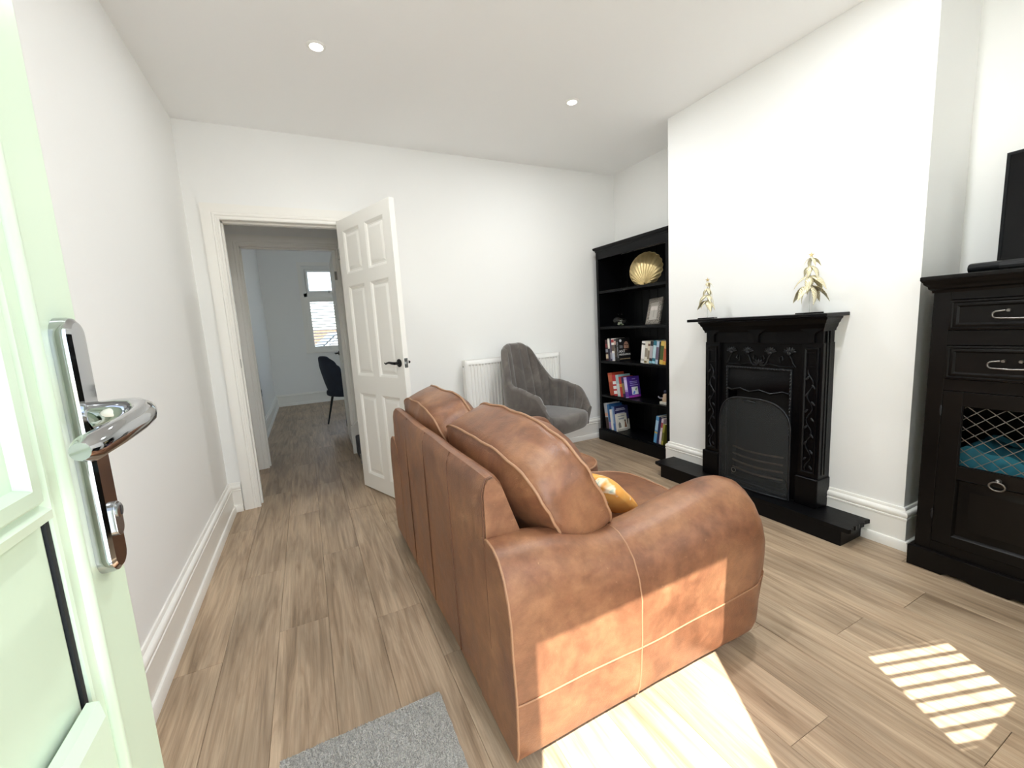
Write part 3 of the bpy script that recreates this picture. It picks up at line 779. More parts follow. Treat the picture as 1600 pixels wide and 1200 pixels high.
build_rug()

# ------------------------------------------------------------------ radiator
def build_radiator():
    x0, x1, z0, z1, yb, yf = 1.745, 2.665, .285, .905, -.045, -.125
    r = thing('radiator', 'white panel radiator on the wall behind the grey chair', 'radiator', (x0, yb, z0))
    n = 30; p = (x1-x0-.05)/n; xs = [(x0, 0), (x0+.025, 0)]
    for i in range(n):
        a = x0+.025+i*p; xs += [(a+p*.15, 0), (a+p*.3, 1), (a+p*.7, 1), (a+p*.85, 0)]
    xs += [(x1-.025, 0), (x1, 0)]
    zs = [(z0, 0), (z0+.035, 0), (z0+.048, 1), (z1-.048, 1), (z1-.035, 0), (z1, 0)]
    rows = [[(x, yf+.009*d*e, z) for x, d in xs] for z, e in zs]
    solidify(MB().grid(rows).build('front_panel', 'white_metal', r, smooth=25), .0012)
    rows = [[(x, yb-.012-.009*d*e, z) for x, d in xs] for z, e in zs]
    MB().grid(rows).build('rear_panel', 'white_metal', r, smooth=25)
    for a in (x0-.003, x1-.001): MB().box(a, a+.004, yf-.001, yb-.01, z0+.01, z1+.002).build('end_panel', 'white_metal', r, bevel=.001)
    tg = MB(); tg.box(x0, x1, yf, yf+.006, z1-.002, z1+.004); tg.box(x0, x1, yb-.02, yb-.012, z1-.002, z1+.004)
    for i in range(56):
        a = x0+.01+i*(x1-x0-.02)/56; tg.box(a, a+.006, yf+.006, yb-.02, z1-.001, z1+.003)
    tg.build('top_grille', 'white_metal', r)
    for xx in (x0+.03, x1-.03):
        MB().tube([(xx, -.085, z0+.01), (xx, -.085, .12), (xx, -.06, .0)], .0085, 10).build('pipe', 'white_metal', r, smooth=60)
    MB().lathe([(0, 0), (.014, 0), (.016, .02), (.016, .055), (.012, .062), (0, .062)], 16, m=Matrix.Translation((x0+.03, -.085, z0-.06))).build('valve_head', 'white_metal', r, smooth=40)
    MB().tube([(x0-.0075, -.085, z1-.05), (x0-.001, -.085, z1-.05)], .006, 8).build('bleed_plug', 'pewter', r)
    for xx in (x0+.12, x1-.12): MB().box(xx-.015, xx+.015, yb-.012, -.004, z0+.1, z1-.1).build('bracket', 'white_metal', r)
build_radiator()

# ------------------------------------------------------------------ grey tub chair
def build_chair():
    r = thing('tub_chair', 'grey velvet tub chair with channelled back in front of the radiator', 'chair', (2.275, -.485, 0), (0, 0, math.radians(20)), local=True)
    def sm(a, b, x): t = min(1, max(0, (x-a)/(b-a))); return t*t*(3-2*t)
    def topz(s):
        a = abs(s); z = 1.01-.035*sm(.08, .22, a)-.29*sm(.19, .48, a)-.05*sm(.48, .85, a)-.16*sm(.80, 1.02, a); return z
    def path(s):
        a = abs(s); sg = 1 if s >= 0 else -1
        if a < .5:
            th = a/.5*PI/2; e = 2.4
            x = .265*math.sin(th)**(2/e); y = .06+.20*max(0, math.cos(th))**(2/e)
        else: t = (a-.5)/.5; x = .265+.012*math.sin(PI*t); y = .06-.33*t
        return sg*x, y
    S = 160; V = 18; inner = []; outer = []
    zb = .34
    for i in range(S+1):
        s = -1+2*i/S; x, y = path(s); x2, y2 = path(min(1, s+.01)); x1_, y1_ = path(max(-1, s-.01))
        tx, ty = x2-x1_, y2-y1_; l = math.hypot(tx, ty) or 1; nx, ny = ty/l, -tx/l      # candidate normal
        if nx*x+ny*(y+.1) < 0: nx, ny = -nx, -ny
        zt = topz(s); ci, co = [], []
        back = sm(.62, .3, abs(s)) if False else 1-sm(.28, .62, abs(s))
        for j in range(V+1):
            v = j/V; z = zb+(zt-zb)*v; up = max(0, z-.45)
            lean = .13*up*back; nar = 1-.13*sm(.58, 1.05, z)*back
            low = .87+.13*sm(.34, .55, z)
            px, py = x*nar*low, y*low+lean
            groove = 0.0
            if abs(s) < .92:
                u = s*8.5+.5; groove = .021*(abs(math.sin(u*PI/1.0)))**.38 * sm(.34, .5, z)
            th = .030*(1-.45*v**3)
            ci.append((px-nx*(th+groove), py-ny*(th+groove), z)); co.append((px+nx*th, py+ny*th, z))
        inner.append(ci); outer.append(co)
    rows = []
    for i in range(S+1):
        c, o_ = inner[i], outer[i]; top = tuple((a+b)/2 for a, b in zip(c[-1], o_[-1])); top = (top[0], top[1], top[2]+.014)
        rows.append(o_+[top]+c[::-1])
    mb = MB().grid(rows); mb.face(rows[0]); mb.face(rows[-1][::-1])
    mb.build('shell', 'velvet', r, smooth=60)
    # seat pad
    n = 48; out = []
    for i in range(n):
        th = 2*PI*i/n; c, s_ = math.cos(th), math.sin(th); k = (abs(c)**4+abs(s_)**4)**(-.25); out.append((.238*k*c, -.045+.262*k*s_))
    rws = []
    for sc_, z in ((.94, .345), (1.0, .37), (1.02, .41), (1.01, .445), (.96, .463), (.85, .472), (.5, .478), (.05, .478)):
        rws.append([(x*sc_, -.045+(y+.045)*sc_, z-.012*(1 if y < -.2 else 0)*0) for x, y in out])
    mb = MB().grid(rws, cu=True); mb.face(rws[0][::-1]); mb.face(rws[-1]); mb.build('seat', 'velvet', r, smooth=60)
    MB().lathe([(0, .30), (.10, .30), (.11, .345), (0, .345)], 20).build('swivel_plate', 'black_metal', r, smooth=40)
    MB().tube([(0, 0, .09), (0, 0, .32)], .026, 16).build('column', 'black_metal', r, smooth=60)
    for k in range(4):
        a = PI/4+k*PI/2
        MB().tube([(0, 0, .30), (.10*math.cos(a), .10*math.sin(a), .28), (.27*math.cos(a), .27*math.sin(a), .006)], [.016, .015, .009], 10).build('leg', 'black_metal', r, smooth=60)
build_chair()

# ------------------------------------------------------------------ bookcase
BX0, BX1, BY0, BY1 = 3.13, 3.42, -.985, -.09      # front, back, right, left
SHELF = [.115, .455, .787, 1.11, 1.443]
def build_bookcase():
    r = thing('bookcase', 'tall open black bookcase in the alcove beside the chimney breast', 'bookcase', (BX0, (BY0+BY1)/2, 0))
    for a in (BY0, BY1-.02): MB().box(BX0+.018, BX1, a, a+.02, 0, 1.80).build('side_panel', 'black_satin', r)
    for a, b in ((BY0, BY0+.042), (BY1-.032, BY1)): MB().box(BX0, BX0+.02, a, b, .11, 1.80).build('stile', 'black_satin', r, bevel=.0015)
    MB().box(BX0, BX0+.02, BY0+.042, BY1-.032, 1.735, 1.80).build('top_rail', 'black_satin', r, bevel=.0015)
    # moulded top
    f = [(.0, 1.80), (.004, 1.804), (.006, 1.815), (.016, 1.822), (.02, 1.828), (.022, 1.842), (0, 1.842)]
    MB().box(BX0, BX1, BY0, BY1, 1.80, 1.842).build('top_board', 'black_satin', r)
    MB().sweep([(BX1, BY1), (BX0, BY1), (BX0, BY0), (BX1, BY0)], f, -1).build('cornice', 'black_satin', r, smooth=30)
    for z in SHELF:
        MB().box(BX0+.003, BX1-.012, BY0+.02, BY1-.02, z-.022, z).build('shelf', 'black_satin', r, bevel=.002)
    MB().box(BX0-.014, BX0+.018, BY0-.004, BY1+.012, 0, .108).build('plinth', 'black_satin', r, bevel=.004)
    MB().box(BX0+.018, BX1, BY1, BY1+.012, 0, .108).build('plinth_return', 'black_satin', r, bevel=.003)
    n = 9; d = (BY1-BY0-.04)/n
    for i in range(n): MB().box(BX1-.012, BX1, BY0+.02+i*d+.0015, BY0+.02+(i+1)*d-.0015, .1, 1.79).build('back_board', 'black_satin', r, bevel=.003)
build_bookcase()

# ------------------------------------------------------------------ books
def book(label, y, z, t, d, h, col, tilt=0.0, spine=None, x=3.155, title=None, group=None, cover_col=None, hard=False, band=None):
    """local: spine plane at x=0 facing -X, thickness along -Y from y, height +Z; tilt leans the top toward +Y when positive"""
    r = thing('book', label, 'book', (x, y, z), (-tilt, 0, 0), group, local=True)
    c = .0018 if not hard else .003; o_ = .0 if not hard else .003
    mb = MB(); mb.box(0, d, -c, 0, 0, h); mb.box(0, d, -t, -t+c, 0, h); mb.box(0, c, -t, 0, 0, h)
    cv = mb.build('cover', colm(cover_col or col), r)
    MB().box(c, d-.003, -t+c, -c, .002, h-.003).build('pages', 'paper', r)
    if spine: MB().box(-.0006, c*.5, -t+.0004, -.0004, .001, h-.001).build('spine_print', colm(spine), r)
    if band:
        for a, b, cc in band: MB().box(-.0012, .0, -t+.0012, -.0012, h*a, h*b).build('spine_lettering', colm(cc), r)
    return r
def lean_row(z, y0, specs, tilt, group, x=3.155):
    """stack leaning books so that their bases stand side by side"""
    y = y0; out = []
    for lab, t, d, h, col, spine, band, hard in specs:
        ct = math.cos(tilt); zz = z + (t*math.sin(-tilt) if tilt < 0 else 0) + .0004
        out.append(book(lab, y, zz, t, d, h, col, tilt, spine, x, group=group, hard=hard, band=band)); y -= t/ct+.0008
    return out
g1 = 'biographies on the middle shelf'
tl = .07
S3 = SHELF[2]
lr = lean_row(S3, -.175, [
    ('dark red and black paperback at the end of the row beside the bearded man cover', .036, .13, .198, '2a1214', '3a1a1c', [(.1, .3, 'c9b59a'), (.4, .55, '8b8f98'), (.62, .8, '7a2c30')], False),
    ('white and navy paperback, second in the row on the middle shelf', .030, .13, .21, '1a1a2a', 'dcd6cc', [(.0, .55, '25243c'), (.62, .92, 'efe9df')], False),
    ('purple and grey spined paperback, third in the row on the middle shelf', .022, .13, .20, '2c2840', '3b3554', [(.1, .4, '9c98a8'), (.55, .8, '554b60')], False),
    ('wide white paperback with a red spot on its spine', .038, .13, .21, 'e8e4de', 'ece8e3', [(.82, .96, 'a33a3a'), (.45, .72, '6a5a50'), (.05, .35, 'c7ccda')], False),
    ('thin black paperback next to the bearded man cover', .026, .13, .205, '131313', '191718', [(.75, .92, 'd0aca0'), (.2, .6, '50463c')], False)], tl, g1)
# the front book with its cover turned to the room
yb = -.175-sum((.036, .030, .022, .038, .026))/math.cos(tl)-.005
fb = book('black paperback with a bearded man on its cover, ending the row on the middle shelf', yb, S3+.0004, .034, .132, .212, '0e0e12', tl, '0f0f13', group=g1)
def on_cover(r, t, poly, col, lift, name='cover_print'):
    """poly in cover coordinates (x from the spine, z up), printed on the face at -Y"""
    mb = MB(); mb.prism(poly, lambda u, v, a: (u, a, v), -t-lift, -t+.0005); return mb.build(name, colm(col), r)
def ell(cx, cz, a, b, n=20): return [(cx+a*math.cos(2*PI*i/n), cz+b*math.sin(2*PI*i/n)) for i in range(n)]
on_cover(fb, .034, ell(.088, .135, .036, .056), '1a1210', .0003)
on_cover(fb, .034, ell(.088, .133, .029, .046), 'b98f7c', .0005)
on_cover(fb, .034, [(.060, .118), (.066, .098), (.088, .083), (.110, .098), (.116, .118), (.106, .112), (.098, .118), (.088, .114), (.078, .118), (.070, .112)], '2a1a16', .0007)
on_cover(fb, .034, [(.078, .105), (.098, .105), (.094, .1015), (.082, .1015)], 'a8746a', .0009)
for cx in (.076, .101): on_cover(fb, .034, [(cx-.010, .145), (cx+.010, .145), (cx+.009, .1505), (cx-.009, .1505)], '2a1a16', .0007)
on_cover(fb, .034, [(.086, .143), (.091, .143), (.094, .124), (.084, .124)], 'a07664', .0007)
on_cover(fb, .034, ell(.022, .188, .013, .013), 'd9dbe0', .0005)
for zz in (.140, .130, .120): on_cover(fb, .034, [(.008, zz), (.045, zz), (.045, zz+.004), (.008, zz+.004)], 'a9abb0', .0004)
on_cover(fb, .034, [(.006, .018), (.127, .018), (.127, .022), (.006, .022)], 'c9b487', .0004)
CM = lambda x, z, t, lift=.0006: Matrix.Translation((x, -t-lift, z)) @ Matrix.Rotation(PI/2, 4, 'X')
text_mesh('cover_lettering', 'ANT', .036, colm('f2f2f2'), fb, CM(.036, .078, .034))
text_mesh('cover_lettering', 'MIDDLETON', .0235, colm('f2f2f2'), fb, CM(.066, .052, .034))
SPM = lambda z: Matrix.Translation((-.0012, -.017, z)) @ Matrix(((0, 0, -1, 0), (0, 1, 0, 0), (-1, 0, 0, 0), (0, 0, 0, 1)))
text_mesh('spine_lettering', 'ANT MIDDLETON', .018, colm('c9cbd2'), fb, SPM(.105) @ Matrix.Translation((0, -.006, 0)))
g2 = 'light-spined paperbacks on the middle shelf'
specs = []
for lab, t, c, s_, b in (
    ('white paperback, first of the pale row beside the chimney', .030, 'e6e4e0', 'eceae6', [(.84, .92, '55504c'), (.1, .2, 'b9b5ad')]),
    ('cream paperback with grey lettering in the pale row', .022, 'd9d2c3', 'e0dacb', [(.3, .7, '9a9080'), (.03, .12, '7a6a3a')]),
    ('cream and brown paperback in the pale row', .018, 'cfc6b0', 'd8cfba', [(.8, .9, '6a4a3a'), (.2, .6, '8a7d69')]),
    ('black paperback with pale lettering in the pale row', .024, '1c1a1e', '242126', [(.25, .8, 'b0aab0'), (.02, .12, '8fc0d0')]),
    ('teal spined paperback in the pale row', .026, '1d5a6c', '256c80', [(.25, .8, 'b8d4da'), (.02, .12, 'a8d8e8')]),
    ('pale blue spined paperback in the pale row', .020, 'a8bcd0', 'b4c6d8', [(.2, .75, '6a5a70')]),
    ('thin black paperback in the pale row', .012, '141414', '1b1b1d', None),
    ('yellow paperback with dark green lettering in the pale row', .026, 'c9a84a', 'd8b95a', [(.2, .8, '4a5a2a')]),
    ('orange and yellow paperback ending the pale row', .022, 'd8a050', 'dfb066', [(.15, .7, 'b0583a'), (.02, .12, 'd8a838')])):
    specs.append((lab, t*1.36, .125, .188+random.Random(lab).uniform(-.006, .006), c, s_, b, False))
lean_row(S3, -.632, specs, -.13, g2)
g3 = 'colourful books on the second shelf up'
S2 = SHELF[1]; tl2 = .16
lean_row(S2, -.222, [
    ('tall orange-red hardback leaning on the second shelf up', .058, .15, .215, 'a8432c', 'b24a31', [(.6, .9, 'c46a48')], True),
    ('red book with white spots on its spine', .048, .14, .20, 'b3242c', 'c22b33', [(.1, .25, 'f2eeee'), (.33, .48, 'f2eeee'), (.56, .7, 'f2eeee')], True),
    ('pale blue-grey book between red ones', .040, .14, .205, '8fb4bb', 'a4c3c8', [(.05, .6, 'd2dcdc')], True),
    ('red book with a yellow mark on its spine', .034, .14, .19, 'b02a28', 'bb3230', [(.5, .65, 'd99a3a')], False),
    ('navy book with gilt lettering leaning on the purple one', .030, .14, .19, '241c44', '2c2350', [(.2, .7, '8a7a5a')], False)], tl2, g3)
yb = -.222-(.058+.048+.040+.034+.030)/math.cos(tl2)-.006
pb = book('purple book with a white picture square on its cover', yb, S2+.0004, .04, .145, .192, '4a2a8c', tl2, 'b9a4dc', group=g3, band=[(.05, .3, '6a3aa0'), (.4, .85, 'd9cdf0')])
on_cover(pb, .04, [(.045, .025), (.118, .025), (.118, .095), (.045, .095)], 'eceaf2', .0004)
on_cover(pb, .04, [(.05, .03), (.075, .03), (.085, .05), (.07, .06)], '5a8ad8', .0006)
on_cover(pb, .04, [(.08, .065), (.1, .06), (.112, .085), (.09, .08)], '8ab890', .0006)
on_cover(pb, .04, [(.004, .0), (.141, .0), (.141, .018), (.004, .018)], 'a03aa8', .0004)
for zz, a, b in ((.165, .06, .1), (.140, .03, .12), (.126, .035, .115), (.108, .03, .125)): on_cover(pb, .04, [(a, zz), (b, zz), (b, zz+.007), (a, zz+.007)], 'a79ae0', .0004)
g4 = 'tall books on the bottom shelf'
S1 = SHELF[0]; tl3 = .14
lean_row(S1, -.152, [
    ('tall pale book with a dark scene on its spine, bottom shelf', .045, .16, .25, 'c9cdd2', 'b9bec4', [(.0, .45, '4a3a34'), (.5, .62, 'd8a890')], True),
    ('tall blue book on the bottom shelf', .030, .16, .245, '2c5f93', '336aa0', [(.05, .3, '9a7ab0')], True),
    ('white spined book on the bottom shelf', .032, .13, .20, 'e8e6e2', 'f0eeea', None, False),
    ('slim blue book on the bottom shelf', .020, .14, .235, '3a6da8', '5b8cc0', [(.3, .9, 'a9c4dc')], False)], tl3, g4)
yb = -.152-(.045+.030+.032+.020)/math.cos(tl3)-.005
nb = book('navy and white book behind the small white paperback', yb, S1+.0004, .018, .165, .235, '2a2a58', tl3, '6f86b8', group=g4)
on_cover(nb, .018, [(.0, .0), (.165, .0), (.165, .10), (.0, .10)], 'd8d4c8', .0003)
on_cover(nb, .018, ell(.135, .085, .014, .04), '3a2a26', .0005)
for zz, a, b in ((.205, .02, .12), (.192, .01, .13), (.160, .02, .12)): on_cover(nb, .018, [(a, zz), (b, zz), (b, zz+.009), (a, zz+.009)], 'b9b9d0', .0004)
wb = book('small white paperback with a person in brown on its cover', yb-.0225, S1+.0004, .016, .125, .165, 'e2ded2', tl3, 'e6e2d8', x=3.15, group=g4)
on_cover(wb, .016, [(.0, .0), (.125, .0), (.125, .02), (.0, .02)], 'b9b4a8', .0003)
on_cover(wb, .016, [(.088, .03), (.118, .03), (.112, .07), (.108, .085), (.096, .085), (.094, .06)], '8a5a3a', .0005)
on_cover(wb, .016, ell(.101, .094, .008, .010), '4a2e24', .0006)
on_cover(wb, .016, [(.02, .03), (.05, .035), (.045, .075), (.03, .09), (.018, .07)], '7a7670', .0005)
for zz, a, b in ((.140, .02, .10), (.118, .025, .095), (.111, .03, .09)): on_cover(wb, .016, [(a, zz), (b, zz), (b, zz+.005), (a, zz+.005)], '7d8898', .0004)
g5 = 'books at the chimney end of the bottom shelf'
lean_row(S1+.025*0, -.772, [
    ('light blue book with a gold band at the chimney end of the bottom shelf', .032, .15, .235, '4a86b8', '5c97c6', [(.36, .42, 'c9a84a'), (.48, .85, 'a9cbe4')], False),
    ('navy book with white lettering at the chimney end of the bottom shelf', .026, .15, .235, '1c1f4a', '23264f', None, False),
    ('pale pink book at the chimney end of the bottom shelf', .022, .15, .225, 'cbb8c4', 'd6c6d0', [(.65, .85, 'a84a50'), (.1, .5, 'e6dce4')], False),
    ('yellow-green book last on the bottom shelf', .022, .15, .18, '9a9438', 'a8a244', [(.2, .6, '6a6a30')], False)], -.16, g5)

# ------------------------------------------------------------------ ornaments in the bookcase
def scallop():
    z0 = SHELF[4]
    r = thing('shell_ornament', 'gold scallop shell dish standing on the top bookcase shelf', 'ornament', (3.25, -.60, z0), (0, 0, math.radians(22)), local=True)
    U, Vn = 150, 18; rows = []
    for j in range(Vn+1):
        t = .05+.95*j/Vn; q = []
        for i in range(U+1):
            ph_ = math.radians(-155+310*i/U); rib = .5+.5*math.cos(i/U*2*PI*17)
            ou, ov = .143*math.sin(ph_), .150+.143*math.cos(ph_); k_ = 1+.025*rib*t
            uu, vv = ou*t*k_, .014+(ov-.014)*t*k_
            dep = -.040*math.sin(PI*min(1, t*.93))+.009*rib*t
            q.append((dep, -uu, vv))
        rows.append(q)
    zmin = min(p[2] for q in rows for p in q)
    rows = [[(x, y, z-zmin+.004) for x, y, z in q] for q in rows]
    m = Matrix.Rotation(math.radians(10), 4, 'Y')
    mb = MB().grid(rows).xf(m); o = mb.build('dish', 'gold', r, smooth=60); solidify(o, .005)
    e = [tuple(m @ Vector(p)) for p in rows[-1]]
    MB().tube(e, .0045, 8).build('rim', 'gold', r, smooth=60)
    MB().box(-.0, .05, -.05, .05, 0, .014).xf(Matrix.Translation((.0, 0, 0))).build('foot', 'gold', r, bevel=.004)
scallop()
ph = thing('photo_frame', 'carved silver photo frame leaning on the shelf below the shell', 'picture frame', (3.235, -.615, SHELF[3]), (0, 0, math.radians(0)), local=True)
m = Matrix.Rotation(math.radians(14), 4, 'Y') @ Matrix.Rotation(math.radians(-8), 4, 'Z')
f = lambda u, v, h: m @ Vector((-h, -u, v))
MB().rframe(0, .175, .001, .225, [(0, -.012), (0, .004), (.006, .009), (.024, .012), (.036, .006), (.04, .0), (.04, -.012)], f).build('frame', 'pframe', ph, smooth=40)
MB().box(-.004, .004, -.137, -.038, .04, .187, m).build('photo_print', colm('b9b4ac'), ph)
MB().box(-.0048, .0, -.13, -.045, .12, .155, m).build('print_band', colm('d8cfc8'), ph)
MB().box(-.0048, .0, -.092, -.088, .06, .13, m).build('print_mark', colm('8a8580'), ph)
MB().box(.05, .056, -.11, -.07, 0, .17, Matrix.Rotation(math.radians(-6), 4, 'Y')).build('strut', 'black_matte', ph)
gl = thing('glass_ornament', 'small round clear glass bowl ornament on the bookcase shelf', 'ornament', (3.25, -.28, SHELF[3]), local=True)
MB().lathe([(.035, .0), (.055, .008), (.075, .035), (.078, .055), (.066, .080), (.040, .097), (.030, .103), (.034, .112)], 24, cap=False).build('bowl', 'glass', gl, smooth=60)
for k in range(5): MB().blob((.02*math.cos(k*1.3), .035*math.sin(k*1.9), .012+.004*k), (.012, .014, .009), 8, 5).build('glass_pebble', colm(('8a8f70', 'a9ac98', '6a705c', 'b9b7a4', '93957f')[k], .15), gl, smooth=60)
fg = thing('figurine', 'small white and tan figurine on the shelf edge above the blue books', 'ornament', (3.20, -.865, SHELF[1]), local=True)
MB().box(-.03, .03, -.035, .035, 0, .022).build('base', 'ceramic', fg, bevel=.003)
MB().lathe([(0, .022), (.022, .022), (.026, .04), (.018, .065), (.02, .078), (.01, .088), (0, .09)], 16).build('body', colm('c9ae92'), fg, smooth=60)
MB().blob((0, 0, .102), (.013, .013, .016), 12, 8).build('head', colm('2c3048'), fg, smooth=60)
MB().tube([(-.0, .02, .05), (-.015, .045, .045), (-.02, .06, .06)], .006, 8).build('arm', colm('8f8a94'), fg, smooth=60)
# ------------------------------------------------------------------ fireplace
def build_fireplace():
    FX = 2.945; Y0, Y1 = -1.455, -2.158; HZ = .1; yc = (Y0+Y1)/2
    h = thing('hearth', 'low black slate hearth slab in front of the fireplace', 'hearth', (2.94, yc, 0))
    MB().box(2.835, XC, -2.33, -1.165, 0, .078).build('hearth_base', 'slate', h, bevel=.003)
    rnd = random.Random(11); out = [(XC, -1.10), (2.845, -1.10)]
    y = -1.10
    while y > -2.36: y -= .05; out.append((2.832+rnd.uniform(-.0015, .0015), max(y, -2.362)))
    x = 2.832
    while x < XC-.02: x += .014; out.append((min(x, XC), -2.362+rnd.uniform(-.006, .008)))
    out.append((XC, -2.362))
    MB().prism(out, lambda u, v, a: (u, v, a), .078, HZ).build('slate_top', 'slate', h, bevel=.0025)
    r = thing('fireplace', 'black cast-iron Victorian fireplace with mantel and floral relief', 'fireplace', (2.99, yc, HZ))
    xb = XC-.001
    # mantel shelf with moulded underside
    MB().box(2.845, xb, Y1-.06, Y0+.062, 1.124, 1.142).build('mantel_shelf', 'iron', r, bevel=.004)
    prof = [(0, 1.122), (.034, 1.122), (.033, 1.114), (.026, 1.106), (.022, 1.094), (.016, 1.088), (.012, 1.072), (.006, 1.062), (.004, 1.05), (0, 1.055)]
    MB().sweep([(xb, Y0-.003), (FX, Y0-.003), (FX, Y1+.003), (xb, Y1+.003)], prof, -1).build('cornice', 'iron', r, smooth=30)
    # frieze with two arched brackets
    MB().box(FX+.006, xb, Y1+.004, Y0-.004, .985, 1.122).build('frieze', 'iron', r, bevel=.002)
    for yy in (Y0-.055, yc, Y1+.055):
        pr = [(yy+.016, .99), (yy+.016, 1.03), (yy+.022, 1.042), (yy+.05, 1.058), (yy+.062, 1.068), (yy-.062, 1.068), (yy-.05, 1.058), (yy-.022, 1.042), (yy-.016, 1.03), (yy-.016, .99)]
        MB().prism(pr, lambda u, v, a: (a, u, v), FX-.008, FX+.01).build('bracket', 'iron', r, bevel=.003)
    # pilasters
    for k, (a, b) in enumerate(((Y0-.105, Y0), (Y1, Y1+.105))):
        p = MB().box(FX+.004, xb, a, b, HZ, .99).build('pilaster', 'iron', r, bevel=.003)
        MB().box(FX-.012, xb, a-.006, b+.010 if k == 0 else b+.006, HZ, .262).build('plinth_block', 'iron', p, bevel=.007, bseg=3)
        f = lambda u, v, h_: (FX+.004-h_, u, v)
        MB().rframe(a+.016, b-.016, .285, .965, [(0, 0), (0, .007), (.006, .009), (.012, .005), (.012, 0)], f).build('panel_bead', 'iron', p, smooth=40)
        MB().rframe(a+.028, b-.028, .86, .94, [(0, 0), (0, .005), (.005, .005), (.006, 0)], f).build('panel_bead', 'iron', p)
        ym = (a+b)/2
        vine = [(FX-.001, ym+.014*math.sin(t*2.6+k), .30+t*.055) for t in [i*.25 for i in range(41)]]
        MB().tube(vine, [.0028+.0012*math.sin(i*.9) for i in range(41)], 6).build('vine', 'iron_mid', p, smooth=60)
        for i in range(12):
            zz = .32+i*.044; sg = 1 if i % 2 else -1
            mm = Matrix.Rotation(sg*.7, 4, 'X'); MB().blob((FX-.002, ym+sg*.016, zz), (.003, .006, .014), 8, 5, mm).build('leaf_relief', 'iron_mid', p, smooth=60)
        # outer return reeds seen on the flank
        for xx in (FX+.03, FX+.055): MB().box(xx, xx+.012, (Y0 if k == 0 else Y1)-.0035, (Y0 if k == 0 else Y1)+.0035, .28, 1.05).build('reed', 'iron', p, bevel=.002)
    # inner plate round the opening
    ya, yb = Y1+.105, Y0-.105; xi = FX+.025; oy0, oy1, oz = -1.988, -1.612, .83
    for q in ((ya, oy0, HZ, .985), (oy1, yb, HZ, .985), (oy0, oy1, oz, .985)): MB().box(xi, xb, q[0], q[1], q[2], q[3]).build('inner_plate', 'iron', r)
    MB().rframe(oy0-.012, oy1+.012, HZ, oz+.012, [(0, 0), (0, .008), (.006, .011), (.012, .008), (.012, -.01)], lambda u, v, h_: (xi-h_, u, v)).build('opening_bead', 'iron_mid', r, smooth=40)
    bd = MB()
    n = 26
    for i in range(n):
        bd.blob((xi-.010, oy0-.006+(oy1-oy0+.012)*i/(n-1), oz+.006), (.005, .006, .0045), 6, 4)
    for i in range(20):
        for yy in (oy0-.006, oy1+.006): bd.blob((xi-.010, yy, .45+.38*i/20), (.005, .0045, .007), 6, 4)
    bd.build('bead_row', 'iron_mid', r, smooth=60)
    # flower relief band
    z0 = .845
    for i, yy in enumerate((yc+.175, yc+.068, yc-.068, yc-.175)):
        fl = MB()
        for kx in range(7):
            a = PI*(.08+.84*kx/6); mm = Matrix.Rotation(a-PI/2, 4, 'X')
            fl.blob((xi-.005, yy+.020*math.cos(a), z0+.088+.016*math.sin(a)), (.006, .0065, .017), 8, 5, mm)
        fl.blob((xi-.008, yy, z0+.085), (.009, .013, .012), 10, 6); fl.build('flower', 'iron_mid', r, smooth=60)
        sg = -1 if i in (0, 3) else 1; s2 = 1 if yy > yc else -1
        MB().tube([(xi-.003, yy, z0+.075), (xi-.004, yy-.012*sg*s2, z0+.055), (xi-.004, yy-.02*sg*s2, z0+.03), (xi-.003, yy-.035*sg*s2, z0+.012)], .0035, 6).build('stem', 'iron_mid', r, smooth=60)
        MB().tube([(xi-.003, yy-.05*s2, z0+.03), (xi-.004, yy-.055*s2, z0+.06), (xi-.004, yy-.04*s2, z0+.068), (xi-.004, yy-.033*s2, z0+.052), (xi-.003, yy-.04*s2, z0+.045)], .003, 6).build('scroll', 'iron_mid', r, smooth=60)
    pal = MB()
    for kx in range(7):
        a = PI*(kx/6); pal.blob((xi-.005, yc+.022*math.cos(a), z0+.012+.022*math.sin(a)), (.006, .006, .016), 8, 5, Matrix.Rotation(a-PI/2, 4, 'X'))
    for sg in (-1, 1): pal.tube([(xi-.003, yc+sg*.02, z0+.012), (xi-.004, yc+sg*.06, z0+.022), (xi-.003, yc+sg*.12, z0+.010), (xi-.003, yc+sg*.2, z0+.012)], .0035, 6)
    pal.build('palmette', 'iron_mid', r, smooth=60)
    # canopy hood
    rows = []
    for i in range(13):
        t = i/12; y = oy0+(oy1-oy0)*t; k = math.sin(PI*t); wv = .008*math.sin(t*PI*6)
        rows.append([(xi+.004, y, oz), (xi-.004-.012*k, y, oz-.05), (xi-.012-.02*k, y, oz-.125+wv), (xi-.008-.02*k, y, oz-.135+wv), (xi+.01, y, oz-.135+wv)])
    MB().grid(rows).build('hood', 'iron', r, smooth=50)
    MB().tube([q[2] for q in rows], .004, 6).build('hood_lip', 'iron_mid', r, smooth=60)
    MB().box(xb-.004, xb, oy0, oy1, HZ, oz).build('fireback', 'black_matte', r)
    for zz in (.19, .235, .28, .325):
        MB().tube([(xi+.01-.035*math.sin(PI*i/12), oy0+.03+(oy1-oy0-.06)*i/12, zz) for i in range(13)], .006, 6).build('grate_bar', 'grate', r, smooth=60)
    MB().box(xi-.01, xb-.01, oy0+.03, oy1-.03, .14, .175).build('ash_pan', 'iron', r, bevel=.004)
    # free-standing arched gauze guard
    g = thing('fire_guard', 'arched dark mesh fire guard standing across the fireplace opening', 'fire guard', (2.895, yc, HZ))
    gy0, gy1, gz = -2.035, -1.60, .665
    n = 28; out = []
